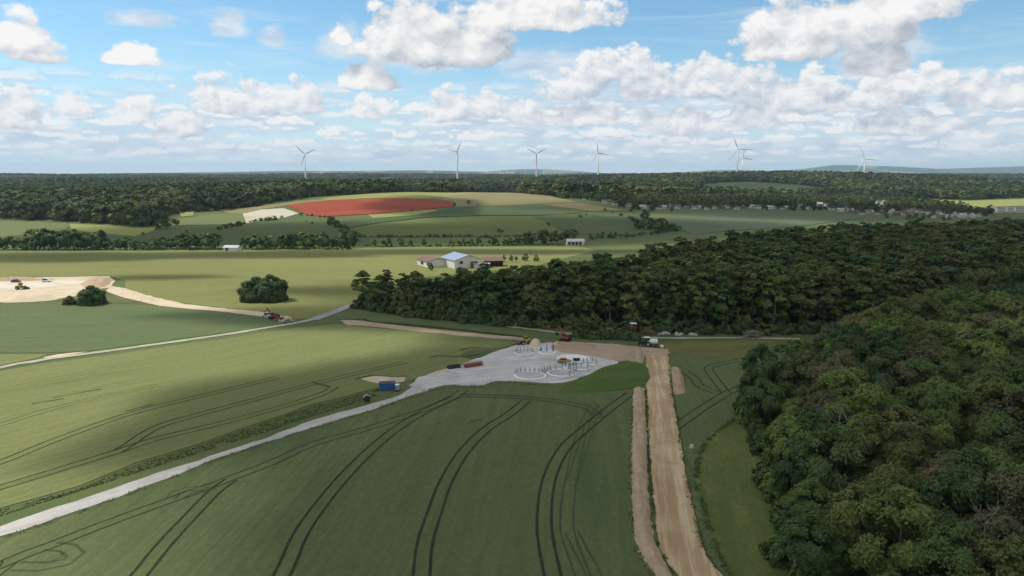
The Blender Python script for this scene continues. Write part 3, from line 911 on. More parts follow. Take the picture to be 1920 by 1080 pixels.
# ------------------------------------------------------------------ foliage
def leaf_mat(name, dark, mid, light, brown=None, stands=False):
    """leaves: each clump its own tint, each tree its own shade of green"""
    m = bpy.data.materials.new(name)
    m.use_nodes = True
    nt = NT(m.node_tree); nt.n.clear()
    out = nt.n.new('ShaderNodeOutputMaterial')
    at = nt.n.new('ShaderNodeAttribute'); at.attribute_name = 'tint'
    oi = nt.n.new('ShaderNodeObjectInfo')
    t = at.outputs['Fac']
    c = nt.mix(nt.mr(t, 0.0, 0.55, smooth=False), dark, mid)
    c = nt.mix(nt.mr(t, 0.55, 1.0, smooth=False), c, light)
    r = oi.outputs['Random']
    c = nt.mix(nt.mr(r, 0.0, 1.0, 0.0, 0.55, smooth=False), c, nt.mix(nt.mr(r, 0.5, 0.9), tuple(x * 0.62 for x in dark), brown or (mid[0] * 1.35, mid[1] * 1.08, mid[2] * 0.9)))
    c = nt.mix(1.0, c, nt.mix(nt.mr(nt.m('FRACT', nt.m('MULTIPLY', r, 7.31)), 0.0, 1.0, smooth=False), (0.76, 0.80, 0.84), (1.28, 1.22, 1.16)), blend='MULTIPLY')      # no two trees alike
    if stands:      # stands of different kinds of tree across the far woods
        w = nt.mr(nt.noise(nt.v('MULTIPLY', oi.outputs['Location'], (1, 0.5, 0)), 1 / 150.0, 4, 0.65), 0.36, 0.62)
        c = nt.mix(w, nt.mix(1.0, c, (0.58, 0.66, 0.76), blend='MULTIPLY'), nt.mix(1.0, c, (1.42, 1.30, 1.10), blend='MULTIPLY'))
    d = nt.n.new('ShaderNodeBsdfDiffuse'); nt.put(d.inputs[0], c)
    tr = nt.n.new('ShaderNodeBsdfTranslucent'); nt.put(tr.inputs[0], nt.mix(1.0, c, (0.9, 1.15, 0.55), blend='MULTIPLY'))
    gl = nt.n.new('ShaderNodeBsdfGlossy'); gl.inputs['Roughness'].default_value = 0.55; gl.inputs[0].default_value = (0.7, 0.75, 0.8, 1)
    m1 = nt.n.new('ShaderNodeMixShader'); m1.inputs[0].default_value = 0.26
    nt.l.new(d.outputs[0], m1.inputs[1]); nt.l.new(tr.outputs[0], m1.inputs[2])
    m2 = nt.n.new('ShaderNodeMixShader'); m2.inputs[0].default_value = 0.025
    nt.l.new(m1.outputs[0], m2.inputs[1]); nt.l.new(gl.outputs[0], m2.inputs[2])
    nt.l.new(m2.outputs[0], out.inputs[0])
    return m


L_olive = leaf_mat("leaves_olive", (0.077, 0.103, 0.028), (0.128, 0.163, 0.041), (0.192, 0.221, 0.058), (0.164, 0.154, 0.052))
L_deep = leaf_mat("leaves_deep_green", (0.051, 0.091, 0.025), (0.083, 0.141, 0.037), (0.135, 0.202, 0.055), (0.099, 0.133, 0.041))
L_bright = leaf_mat("leaves_bright_green", (0.093, 0.142, 0.032), (0.142, 0.209, 0.045), (0.204, 0.265, 0.062), (0.172, 0.222, 0.056))
L_brown = leaf_mat("leaves_brownish", (0.093, 0.095, 0.040), (0.144, 0.139, 0.060), (0.193, 0.182, 0.084), (0.154, 0.138, 0.068))
L_pine = leaf_mat("needles_blue_green", (0.032, 0.054, 0.022), (0.054, 0.084, 0.032), (0.085, 0.115, 0.044), (0.07, 0.075, 0.03))
L_far = leaf_mat("leaves_far_wood", (0.055, 0.082, 0.026), (0.088, 0.122, 0.036), (0.135, 0.165, 0.050), (0.11, 0.12, 0.042), True)
L_farlit = leaf_mat("leaves_far_pale", (0.075, 0.098, 0.030), (0.115, 0.138, 0.042), (0.165, 0.18, 0.06), (0.14, 0.14, 0.05), True)
M_bark = plain("bark", (0.145, 0.125, 0.095), 0.95, 0.05, 0.25, 1.5)
M_palebark = plain("pale_bark", (0.27, 0.25, 0.21), 0.95, 0.05, 0.2, 1.5)
M_deadwood = plain("dead_wood", (0.28, 0.26, 0.23), 0.95, 0.05, 0.2, 1.5)


def unit(v):
    return v / np.maximum(np.linalg.norm(v, axis=-1, keepdims=True), 1e-9)


def leaves(c, nrm, size, tint, r, drop=0.0):
    """diamond-shaped leaf sprays with the given middles and facing"""
    n = len(c)
    up = unit(r.normal(size=(n, 3)))
    a = unit(np.cross(nrm, up)); b = np.cross(nrm, a)
    b[:, 2] -= drop
    s = size[:, None]
    V = np.empty((n, 4, 3))
    V[:, 0] = c - a * s * 0.62
    V[:, 1] = c - b * s * 0.40
    V[:, 2] = c + a * s * 0.62
    V[:, 3] = c + b * s * 0.40
    # face outward
    fn = np.cross(V[:, 1] - V[:, 0], V[:, 2] - V[:, 0])
    flip = np.sum(fn * nrm, 1) < 0
    V[flip] = V[flip][:, ::-1]
    return V.reshape(-1, 3), np.arange(n * 4).reshape(n, 4), tint


def crown_arrays(seed, R_, z0, z1, lobes, clumps, per, leaf, shape='dome', spread=1.0):
    r = np.random.default_rng(seed)
    hgt = z1 - z0
    LC, LR = [], []
    for i in range(lobes):
        for _ in range(30):
            t = r.uniform(0.05, 1.0)
            if shape == 'dome':
                wid = R_ * (0.55 + 0.55 * math.sin(math.pi * min(1, 0.25 + 0.75 * t)) - 0.35 * max(0, t - 0.7) / 0.3)
            elif shape == 'cone':
                wid = R_ * (1.02 - 0.85 * t)
            elif shape == 'tall':
                wid = R_ * (0.48 + 0.52 * math.sin(math.pi * min(1, 0.22 + 0.78 * t)))
            else:
                wid = R_ * (0.95 - 0.35 * t)
            a = r.uniform(0, 2 * math.pi); q = wid * 0.72 * math.sqrt(r.uniform(0.05, 1))
            c = np.array([q * math.cos(a), q * math.sin(a), z0 + hgt * (0.12 + 0.74 * t)])
            lr = R_ * r.uniform(0.26, 0.46) * (1.0 if t < 0.75 else 0.85)
            if all(np.linalg.norm((c - o) * [1, 1, 0.8]) > 0.55 * (lr + p) for o, p in zip(LC, LR)):
                break
        LC.append(c); LR.append(lr)
    LC, LR = np.array(LC), np.array(LR)
    mid = np.array([0, 0, z0 + hgt * 0.42])
    C, N, S, Tn = [], [], [], []
    for c, lr in zip(LC, LR):
        lobe_t = r.uniform(0.28, 0.62)
        d = unit(r.normal(size=(clumps * 3, 3)))
        outw = unit(c - mid + 1e-3)
        sc = d @ outw * 0.8 + d[:, 2] * 0.5 + r.uniform(-0.5, 0.5, len(d))
        d = d[np.argsort(-sc)[:clumps]]
        for q in d:
            cc = c + q * lr * r.uniform(0.75, 1.12) * np.array([1, 1, 0.8])
            if cc[2] < z0 * 0.7: continue
            ins = np.linalg.norm((LC - cc) / LR[:, None], axis=1).min()
            if ins < 0.55: continue
            k = int(per * r.uniform(0.6, 1.35))
            rad = lr * r.uniform(0.30, 0.52) * spread
            nn = unit(q * 0.7 + np.array([0, 0, 0.65]) + r.normal(size=3) * 0.2)
            e1 = unit(np.cross(nn, [0.3, 0.5, 0.8])); e2 = np.cross(nn, e1)
            u = r.normal(size=(k, 3)) * [0.52, 0.52, 0.36]
            pos = cc + rad * (u[:, :1] * e1 + u[:, 1:2] * e2 + u[:, 2:] * nn)
            pos[:, 2] -= rad * 0.22 * (u[:, 0] ** 2 + u[:, 1] ** 2)
            C.append(pos)
            N.append(unit(nn * 0.45 + unit(pos - mid) * 0.6 + unit(pos - cc + 1e-4) * 0.3 + r.normal(size=(k, 3)) * 0.36))
            S.append(leaf * r.uniform(0.6, 1.35, k))
            ct = np.clip(lobe_t + r.normal() * 0.14, 0, 1)
            Tn.append(np.clip(ct + r.normal(size=k) * 0.10, 0, 1))
    C = np.concatenate(C); N = np.concatenate(N); S = np.concatenate(S); Tn = np.concatenate(Tn)
    V, F, t = leaves(C, N, S, Tn, r, 0.15)
    return V, F, t, LC, LR


def crown_mesh(name, arr, mat):
    V, F, t = arr[:3]
    me = np_mesh(name, V, F, mat)
    a = me.attributes.new('tint', 'FLOAT', 'FACE')
    a.data.foreach_set('value', t.astype(np.float32))
    return me


def trunk_mesh(name, seed, z0, z1, rad, LC, LR, mat, nlimb=7, lean=0.3):
    r = random.Random(seed)
    mb = MB()
    top = z0 + (z1 - z0) * 0.72
    pts, rd = [], []
    n = 7
    for i in range(n):
        t = i / (n - 1)
        pts.append((lean * math.sin(2.1 * t + seed) * t * 1.5, lean * math.cos(1.7 * t + seed * 2) * t * 1.5, -0.3 + (top + 0.3) * t))
        rd.append(rad * (1.25 if i == 0 else 1.0) * (1 - 0.75 * t))
    mb.chain(pts, rd, 8)
    for c in list(LC)[:nlimb]:
        zb = max(z0 * 0.55, min(top * 0.95, c[2] - abs(c[0]) * 0.4 - abs(c[1]) * 0.4 - 0.8))
        t = (zb + 0.3) / (top + 0.3)
        i = min(n - 2, max(0, int(t * (n - 1)))); f = t * (n - 1) - i
        b = Vector(pts[i]).lerp(Vector(pts[i + 1]), f)
        rr = rad * (1 - 0.75 * t) * 0.55
        e = Vector(c)
        mid_ = b.lerp(e, 0.5) + Vector((r.uniform(-.3, .3), r.uniform(-.3, .3), r.uniform(-0.1, 0.5)))
        mb.chain([b, mid_, e], [rr, rr * 0.65, rr * 0.2], 6)
    return mb.mesh(name, mat, True)


# ---- prototypes: near wood (fine leaves), mid wood (tall trunks), small hedgerow trees, pines
LEAFS = {'olive': L_olive, 'deep': L_deep, 'bright': L_bright, 'brown': L_brown}
NEAR, TALL, SMALL, PINE = [], [], [], []
for k in range(6):
    Rr = (4.6, 5.4, 4.0, 5.0, 4.4, 3.6)[k]; h = (15.0, 17.0, 14.0, 16.0, 18.0, 12.5)[k]; z0 = (3.0, 4.0, 2.5, 3.5, 5.0, 1.8)[k]
    arr = crown_arrays(100 + k, Rr, z0, h, 14, 17, 115, 0.29, 'dome')
    d = {q: crown_mesh("crown_" + q, arr, m_) for q, m_ in LEAFS.items()}
    NEAR.append((d, trunk_mesh("trunk", k, z0, h, 0.26, arr[3], arr[4], M_bark, 9), h))
for k in range(5):
    Rr = (3.6, 3.0, 3.9, 3.2, 3.5)[k]; h = (21.0, 22.5, 20.0, 19.0, 23.0)[k]; z0 = (2.5, 4.0, 1.5, 1.5, 4.5)[k]
    arr = crown_arrays(200 + k, Rr, z0, h, 24, 10, 26, 0.62, 'tall')
    d = {q: crown_mesh("crown_" + q, arr, m_) for q, m_ in LEAFS.items()}
    TALL.append((d, trunk_mesh("trunk", 20 + k, z0, h, 0.24, arr[3], arr[4], M_palebark, 6, 0.25), h))
for k in range(5):
    Rr = (3.2, 2.6, 3.8, 2.9, 2.2)[k]; h = (8.0, 9.5, 8.5, 7.0, 10.0)[k]; z0 = (1.0, 1.3, 0.8, 0.9, 1.6)[k]
    arr = crown_arrays(300 + k, Rr, z0, h, 9, 9, 18, 0.80, 'dome')
    d = {q: crown_mesh("crown_" + q, arr, m_) for q, m_ in LEAFS.items()}
    SMALL.append((d, trunk_mesh("trunk", 40 + k, z0, h, 0.2, arr[3], arr[4], M_bark, 5), h))
for k in range(3):
    h = (15.0, 17.0, 14.0)[k]; z0 = (1.0, 2.0, 0.8)[k]
    arr = crown_arrays(400 + k, (3.2, 2.9, 3.4)[k], z0, h, 26, 11, 28, 0.52, 'tall')
    PINE.append(({'pine': crown_mesh("crown_needles", arr, L_pine)}, trunk_mesh("trunk", 60 + k, z0, h, 0.22, arr[3], arr[4], M_bark, 6), h))
BUSH = []
for k in range(4):
    arr = crown_arrays(500 + k, (1.7, 2.1, 1.5, 2.4)[k], 0.15, (2.4, 2.9, 3.2, 2.6)[k], 8, 10, 34, 0.36, 'low')
    BUSH.append({q: crown_mesh("foliage_" + q, arr, m_) for q, m_ in LEAFS.items()})


def plant_tree(name, proto, hue, x, y, height, label, cat, group=None, wide=1.0, sink=0.0, parts=True, rz=None):
    d, tr, h0 = proto
    root = empty(name, (x, y, h1(x, y) - sink), random.uniform(0, 6.28) if rz is None else rz, label, cat, group)
    s = height / h0
    root.scale = (s * wide, s * wide, s)
    put(bpy.data.objects.new("crown", d[hue]), root)
    put(bpy.data.objects.new("trunk", tr), root)
    return root


def plant_small(name, me, x, y, s, label, cat, group=None, sz=None):
    o = put(bpy.data.objects.new(name, me))
    o.location = (x, y, h1(x, y) - 0.1)
    o.rotation_euler = (0, 0, random.uniform(0, 6.28))
    o.scale = (s, s, sz or s)
    return tag(o, label, cat, group)


def inside(poly, x, y):
    x = np.asarray(x); y = np.asarray(y)
    r = np.zeros(x.shape, bool)
    n = len(poly)
    for i in range(n):
        x0, y0 = poly[i]; x1, y1 = poly[(i + 1) % n]
        if y0 == y1: continue
        c = ((y0 > y) != (y1 > y)) & (x < (x1 - x0) * (y - y0) / (y1 - y0) + x0)
        r ^= c
    return r


def scatter_pts(poly, spacing, r, n_try=14):
    """evenly spaced random points in an outline (grid with jitter)"""
    xs = [p[0] for p in poly]; ys = [p[1] for p in poly]
    X, Y = np.meshgrid(np.arange(min(xs), max(xs), spacing), np.arange(min(ys), max(ys), spacing * 0.87))
    X = X + (np.arange(X.shape[0]) % 2)[:, None] * spacing / 2
    X = X + r.uniform(-0.34, 0.34, X.shape) * spacing; Y = Y + r.uniform(-0.34, 0.34, Y.shape) * spacing
    k = inside(poly, X, Y)
    return np.stack([X[k], Y[k]], 1)


def forest(name, pts, scl, sources, label, sink=0.3, extra_rot=None):
    """woodland that reads as one mass: one object whose trees are set out by geometry nodes"""
    n = len(pts)
    P = np.column_stack([pts[:, 0], pts[:, 1], H(pts[:, 0], pts[:, 1]) - sink])
    me = bpy.data.meshes.new(name)
    me.vertices.add(n); me.vertices.foreach_set("co", P.astype(np.float32).ravel())
    a = me.attributes.new('tree_scale', 'FLOAT_VECTOR', 'POINT'); a.data.foreach_set('vector', np.asarray(scl, np.float32).ravel())
    a = me.attributes.new('tree_turn', 'FLOAT_VECTOR', 'POINT')
    rot = np.zeros((n, 3), np.float32); rot[:, 2] = rng.uniform(0, 6.28, n); a.data.foreach_set('vector', rot.ravel())
    a = me.attributes.new('tree_pick', 'INT', 'POINT'); a.data.foreach_set('value', rng.integers(0, len(sources), n).astype(np.int32))
    o = put(bpy.data.objects.new(name, me))
    ng = bpy.data.node_groups.new(name, 'GeometryNodeTree')
    ng.interface.new_socket("Geometry", in_out='INPUT', socket_type='NodeSocketGeometry')
    ng.interface.new_socket("Geometry", in_out='OUTPUT', socket_type='NodeSocketGeometry')
    gi = ng.nodes.new('NodeGroupInput'); go = ng.nodes.new('NodeGroupOutput')
    ip = ng.nodes.new('GeometryNodeInstanceOnPoints'); ip.inputs['Pick Instance'].default_value = True
    gt = ng.nodes.new('GeometryNodeGeometryToInstance')
    for k, sm in enumerate(sources):
        so = bpy.data.objects.new("source_" + sm.name, sm)      # never linked to the scene; only its mesh is read
        oi = ng.nodes.new('GeometryNodeObjectInfo'); oi.inputs['Object'].default_value = so
        ng.links.new(oi.outputs['Geometry'], gt.inputs[0])
    for nm, typ, sock in (('tree_scale', 'FLOAT_VECTOR', 'Scale'), ('tree_turn', 'FLOAT_VECTOR', 'Rotation'), ('tree_pick', 'INT', 'Instance Index')):
        na = ng.nodes.new('GeometryNodeInputNamedAttribute'); na.data_type = typ; na.inputs['Name'].default_value = nm
        ng.links.new([s for s in na.outputs if s.enabled and s.name == 'Attribute'][0], ip.inputs[sock])
    ng.links.new(gi.outputs[0], ip.inputs['Points'])
    ng.links.new(gt.outputs[0], ip.inputs['Instance'])
    ng.links.new(ip.outputs[0], go.inputs[0])
    md = o.modifiers.new("trees", 'NODES'); md.node_group = ng
    return tag(o, label, "wood", None, 'stuff')


# ---- the near wood on the right and the tall wood behind the site
near_poly = [(37, 60), (38, 84), (41, 100), (47, 128), (50, 150), (56, 158), (70, 172), (90, 192), (112, 212), (150, 236), (200, 262), (270, 300), (300, 200), (200, 60), (120, 20), (60, 20)]
tall_poly = [(-58, 271), (-30, 251), (6, 236), (40, 229), (72, 225), (112, 226), (160, 250), (205, 275), (275, 312), (330, 330), (560, 560), (520, 575), (380, 520), (220, 452), (140, 404), (75, 335), (45, 283), (20, 266), (-25, 268), (-56, 282)]
near_pts = scatter_pts(near_poly, 6.6, rng)
tall_pts = scatter_pts(tall_poly, 5.9, rng)
cand = [(math.hypot(x, y), x, y, 'near') for x, y in near_pts] + [(math.hypot(x, y), x, y, 'tall') for x, y in tall_pts]


def in_view(x, y, h):
    ax, ay = project(np.array([x, x - 5, x + 5]), np.array([y, y, y]), np.array([h, h * .7, h * .7]))
    return (ax > -60).any() and (ax < 1980).any() and ay[0] < 1110 and y > 10


def edge_depth(x, y):
    """how far behind the front edge of the tall wood"""
    e = np.interp(x, [-58, -30, 6, 40, 72, 112, 160, 205, 275], [271, 251, 236, 229, 225, 226, 250, 275, 312])
    return y - e


ind, mass_near, mass_tall = [], [], []
for px_, py_ in [(1535, 1062), (1565, 1100), (1515, 1105), (1600, 1085), (1500, 1050)]:      # the corner of the wood nearest to the camera
    q_ = G(px_, py_)
    ind.append((q_.x, q_.y, 'near'))
for d, x, y, w in sorted(cand):
    ok = in_view(x, y, 15)
    if w == 'near':
        (ind if ok else mass_near).append((x, y, w))
    else:
        front = edge_depth(x, y) < 13
        (ind if ok and (front or d < 265) else mass_tall).append((x, y, w))
print("near+front individuals", len(ind), "mass", len(mass_near), len(mass_tall))
cap = 300
near_l = {'olive': ("olive green broadleaf tree with a full crown in the near wood beside the track", "olive trees of the near wood"),
          'deep': ("deep green broadleaf tree with a dense dark crown in the near wood beside the track", "deep green trees of the near wood"),
          'bright': ("bright fresh green broadleaf tree standing out in the near wood beside the track", "bright green trees of the near wood"),
          'brown': ("brownish thinly leaved broadleaf tree in the near wood beside the track", "brownish trees of the near wood")}
tall_l = {'olive': ("tall olive green forest tree with a bare lower trunk in the wood behind the site", "olive trees of the tall wood"),
          'deep': ("tall deep green forest tree with a bare lower trunk in the wood behind the site", "deep green trees of the tall wood"),
          'bright': ("tall lighter green forest tree in the dark wood behind the building site", "lighter trees of the tall wood"),
          'brown': ("tall brownish forest tree in the dark wood behind the building site", "brownish trees of the tall wood")}
bright_spots = [(1740, 750), (1690, 720), (1840, 545), (1890, 880), (1470, 760), (1530, 900)]
brown_spots = [(1550, 760), (1890, 720), (1500, 740), (1620, 790)]
n_ind = 0
for x, y, w in ind:
    n_ind += 1
    if w == 'near':
        ed = float(np.interp(y, [60, 84, 100, 128, 150, 158, 172, 192, 212, 236], [37, 38, 41, 47, 50, 56, 70, 90, 112, 150]))
        e = x - ed
        hgt = random.uniform(11.5, 19.0)
        if e < 5: hgt *= random.uniform(0.62, 0.82)
        elif e < 11: hgt *= random.uniform(0.8, 0.95)
        px_, py_ = project(np.array([x]), np.array([y]), np.array([hgt * 0.8]))
        dd = min((math.hypot(px_[0] - a, py_[0] - b_) for a, b_ in bright_spots)); db = min((math.hypot(px_[0] - a, py_[0] - b_) for a, b_ in brown_spots))
        if db < 24: hue = 'brown'
        elif dd < 40: hue = 'bright'
        elif e < 6: hue = 'deep' if random.random() < 0.75 else 'olive'
        else: hue = random.choices(['olive', 'deep', 'bright', 'brown'], [0.54, 0.28, 0.12, 0.06])[0]
        pr = NEAR[5] if e < 6 and random.random() < 0.7 else random.choice(NEAR)
        if n_ind > cap: mass_near.append((x, y, w)); continue
        plant_tree("broadleaf_tree", pr, hue, x, y, hgt, near_l[hue][0], "tree", near_l[hue][1], random.uniform(0.92, 1.15) * (15.0 / 15.0), 0.2)
    else:
        if n_ind > cap: mass_tall.append((x, y, w)); continue
        hgt = random.uniform(17, 23) * (0.72 if x < -35 else 1.0) * (0.86 if x < 8 else 1)
        if x < -20 or random.random() < 0.10:
            plant_tree("pine_tree", random.choice(PINE), 'pine', x, y, hgt * 0.9, "dark blue green pine with a bare trunk at the edge of the tall wood", "tree", "pines along the edge of the tall wood", 1.0, 0.2)
        else:
            hue = random.choices(['olive', 'deep', 'bright', 'brown'], [0.42, 0.46, 0.06, 0.06])[0]
            plant_tree("forest_tree", random.choice(TALL), hue, x, y, hgt, tall_l[hue][0], "tree", tall_l[hue][1], random.uniform(1.3, 1.6), 0.2)

mt = np.array([(x, y) for x, y, w in mass_tall])
s = rng.uniform(0.80, 1.05, len(mt)); s *= np.where(mt[:, 0] < -20, 0.70, np.where(mt[:, 0] < 15, 0.82, 1.0))
forest("forest", mt, np.stack([s * 1.62, s * 1.62, s], 1), [p_[0][q] for p_ in TALL for q in ('olive', 'deep', 'olive', 'deep')] + [TALL[0][0]['bright'], TALL[1][0]['brown'], TALL[2][0]['bright'], TALL[3][0]['brown']], "dark tall broadleaf forest stretching behind the building site")
if mass_near:
    mn = np.array([(x, y) for x, y, w in mass_near])
    s = rng.uniform(0.85, 1.15, len(mn))
    forest("near_wood", mn, np.stack([s, s, s], 1), [p_[0][q] for p_ in NEAR for q in ('olive', 'deep')], "deeper part of the near broadleaf wood beyond the visible trees")

# bushes along both wood edges
edge_near = [(36.5, 80), (38, 92), (41, 102), (44.5, 116), (46.5, 127), (48.5, 140), (50, 151)]
bl = smooth_line([Vector((x, y, 0)) for x, y in edge_near], 1.7)
for k, p in enumerate(bl):
    hue = random.choices(['deep', 'olive', 'bright'], [0.6, 0.3, 0.1])[0]
    plant_small("shrub", random.choice(BUSH)[hue], p.x - random.uniform(-0.4, 2.2), p.y + random.uniform(-1, 1), random.uniform(0.8, 1.35), "leafy green shrub at the grassy edge of the near wood", "shrub", "shrubs along the edge of the near wood")
for k in range(46):      # young trees filling the foot of the tall wood
    x = -55 + 62 * (k % 31) / 31 if k < 31 else random.uniform(8, 110)
    y = float(np.interp(x, [-58, -30, 6, 40, 72, 112], [271, 251, 236, 229, 225, 226])) + random.uniform(0.5, 5)
    hue = random.choices(['deep', 'olive'], [0.7, 0.3])[0]
    d, tr, h0 = random.choice([SMALL[0], SMALL[2], NEAR[5]])
    plant_tree("young_tree", (d, tr, h0), hue, x, y, random.uniform(5.5, 9.5), "low dark young tree filling the foot of the tall wood", "tree", "young trees at the foot of the tall wood", 0.95, 0.3)
el_ = smooth_line([Vector((x, y, 0)) for x, y in [(-57, 268), (-30, 248), (6, 233), (40, 226), (72, 222), (112, 223)]], 2.3)
for k, p in enumerate(el_ + el_):
    hue = random.choices(['deep', 'olive', 'bright'], [0.65, 0.3, 0.05])[0]
    plant_small("shrub", random.choice(BUSH)[hue], p.x + random.uniform(-1, 1), p.y + random.uniform(-0.5, 3.5), random.uniform(0.7, 1.35), "dark green shrub at the foot of the tall wood", "shrub", "shrubs along the foot of the tall wood")

# village houses: photo pixel of the foot, wall and roof
VH = [(1133, 381, 'wg'), (1153, 384, 'wd'), (1143, 379, 'rr'), (1205, 391, 'wp'), (1212, 390, 'wg'), (1236, 392, 'wd'), (1245, 391, 'wp'), (1256, 387, 'wg'), (1180, 388, 'wg'), (1302, 392, 'wg'), (1310, 391, 'wp'), (1325, 393, 'wd'),
      (1338, 391, 'wg'), (1355, 391, 'rr'), (1362, 390, 'wd'), (1382, 393, 'wg'), (1392, 391, 'rr'), (1410, 390, 'wp'), (1421, 391, 'wg'), (1444, 392, 'wp'), (1450, 391, 'wg'), (1466, 392, 'wd'), (1474, 391, 'wp'), (1516, 392, 'wg'),
      (1537, 385, 'wp'), (1548, 386, 'wg'), (1560, 394, 'wd'), (1576, 397, 'wp'), (1595, 398, 'wp'), (1606, 400, 'rr'), (1616, 402, 'wd'), (1626, 399, 'wg'), (1634, 399, 'wp'), (1645, 402, 'wd'), (1652, 400, 'rr'), (1662, 405, 'rr'), (1672, 400, 'wp'),
      (1681, 404, 'rr'), (1690, 403, 'wr'), (1696, 401, 'rr'), (1703, 397, 'wd'), (1712, 396, 'wg'), (1722, 399, 'wr'), (1731, 399, 'wd'), (1742, 402, 'wg'), (1750, 409, 'wp'), (1758, 401, 'wg'), (1768, 403, 'wd'), (1779, 409, 'wp'), (1790, 404, 'wg'),
      (1804, 408, 'wp'), (1812, 404, 'wd'), (1822, 408, 'wp'), (1835, 406, 'wg'), (1648, 382, 'wg'), (1656, 383, 'wp'), (1586, 391, 'wd'), (1500, 388, 'wg'), (1288, 389, 'wd'), (1270, 391, 'wg')]

# ---- far woods: one mass each
far_src = []
for k in range(4):
    arr = crown_arrays(600 + k, 5.5, 1.0, (13, 15, 12, 16)[k], 9, 8, 7, 2.1, 'dome')
    far_src.append(crown_mesh("far_crown_dark", arr, L_far))
    if k < 2: far_src.append(crown_mesh("far_crown_pale", arr, L_farlit))
left_front = [(-1000, 404), (0, 411), (123, 416), (210, 420), (280, 427), (300, 415), (330, 399), (400, 396), (470, 388), (520, 378), (600, 368), (760, 360), (853, 361), (960, 361), (1050, 370), (1100, 376), (1300, 372), (1640, 367), (1715, 372), (1820, 375), (1920, 371), (2600, 367), (2600, 326.0), (-1000, 326.0)]
clear = [[(640, 341), (740, 340), (830, 340), (832, 346.5), (740, 347.5), (640, 347.5)], [(1838, 338), (2200, 338), (2200, 353), (1850, 352)], [(1065, 366), (1130, 369), (1125, 378), (1068, 376)], [(330, 399), (365, 395), (365, 407), (330, 408)]]
FP, FS = [], []
for y0, y1, sp in ((640, 1000, 10.0), (1000, 1500, 12.5), (1500, 2200, 14.0), (2200, 3200, 19.0), (3200, 4700, 27.0), (4700, 7500, 40.0)):
    w = y1 * 1.1
    q = scatter_pts([(-w, y0), (w, y0), (w, y1), (-w, y1)], sp, rng)
    ax, ay = project(q[:, 0], q[:, 1], H(q[:, 0], q[:, 1]))
    k = inside(left_front, ax, ay) & (np.abs(q[:, 0]) < q[:, 1] * 1.1)
    for c_ in clear: k &= ~inside(c_, ax, ay)
    # a few open fields inside the far woods
    vv = np.array([mnoise.noise(Vector((a_ / 420, b_ / 620, 3.1))) for a_, b_ in q])
    k &= (vv < 0.27) | (q[:, 1] < 1500)
    q = q[k]
    FP.append(q); FS.append(rng.uniform(0.8, 1.55, len(q)) * (sp / 9.0) ** 0.62)
FP = np.concatenate(FP); FS = np.concatenate(FS)
print("far trees", len(FP))
forest("far_forest", FP, np.stack([FS, FS, np.minimum(FS, 1.35) * 1.0], 1), far_src, "wide dark broadleaf forest covering the far plateau and hills")

# ---- hedgerow trees and bushes of the valley and the slope
HL = {'deep': ("dark green rounded tree in the hedgerow of the valley", "dark trees of the valley hedgerows"), 'olive': ("olive green rounded tree in the hedgerow of the valley", "olive trees of the valley hedgerows"),
      'bright': ("light green tree in the hedgerow of the valley", "light trees of the valley hedgerows"), 'brown': ("brownish tree in the hedgerow of the valley", "brownish trees of the valley hedgerows")}


def hedgerow(x0, y0, x1, y1, hmin, hmax, gap, name="hedgerow_tree", lab=HL, wide=1.0, jit=3.0):
    gap = gap * (0.72 if name == 'hedgerow_tree' else 0.9)
    n = max(1, int(abs(x1 - x0) / gap))
    for k in range(n):
        t = (k + 0.5 + random.uniform(-0.3, 0.3)) / n
        g = G(x0 + (x1 - x0) * t, y0 + (y1 - y0) * t + random.uniform(-1, 0.4))
        hp = random.uniform(hmin, hmax) * mpp(g)
        hue = random.choices(['deep', 'olive', 'bright'], [0.62, 0.32, 0.06])[0]
        d, tr, h0 = random.choice(SMALL)
        s = hp / h0
        plant_small(name, d[hue], g.x, g.y + random.uniform(0, jit), s * wide * random.uniform(0.9, 1.2), lab[hue][0], "tree", lab[hue][1], s)


def scrub(x0, y0, x1, y1, hmin, hmax, gap, wide=1.6):
    hedgerow(x0, y0, x1, y1, hmin, hmax, gap, "hedge_shrub", {q: ("low dark hedge shrub on the fields beyond the valley", "low shrubs of the far hedges") for q in HL}, wide, 2.0)


for a in [(-40, 469, 60, 468, 16, 28, 15), (60, 469, 210, 468, 24, 36, 14), (80, 469, 200, 469, 30, 38, 30), (215, 469, 300, 469, 14, 26, 13), (300, 468, 415, 468, 20, 32, 13), (330, 466, 400, 466, 24, 32, 22), (455, 468, 515, 468, 20, 30, 12), (522, 467, 610, 467, 26, 32, 9),
          (610, 467, 650, 466, 14, 22, 14), (635, 466, 668, 464, 24, 40, 10), (690, 463, 740, 463, 12, 18, 18), (735, 463, 800, 462, 14, 24, 30), (838, 462, 902, 461, 12, 18, 15), (920, 461, 1000, 459, 14, 20, 13),
          (985, 460, 1060, 457, 24, 32, 14), (1060, 456, 1080, 450, 20, 26, 12), (1105, 448, 1160, 446, 10, 16, 13), (1190, 430, 1265, 432, 14, 24, 13), (1200, 415, 1215, 412, 20, 26, 12)]:
    hedgerow(*a)
for a in [(672, 446, 900, 445, 4, 7, 9), (900, 447, 1000, 445, 5, 8, 9), (0, 470, 660, 469, 5, 10, 12), (660, 464, 1060, 461, 3, 6, 12), (1100, 450, 1240, 440, 6, 10, 12), (408, 432, 460, 421, 6, 9, 8), (462, 420, 530, 411, 6, 9, 8), (560, 404, 612, 409, 4, 6, 10),
          (1130, 395, 1240, 430, 4, 8, 14), (1060, 395, 1120, 410, 3, 5, 16), (1220, 438, 1270, 432, 10, 16, 12)]:
    scrub(*a)
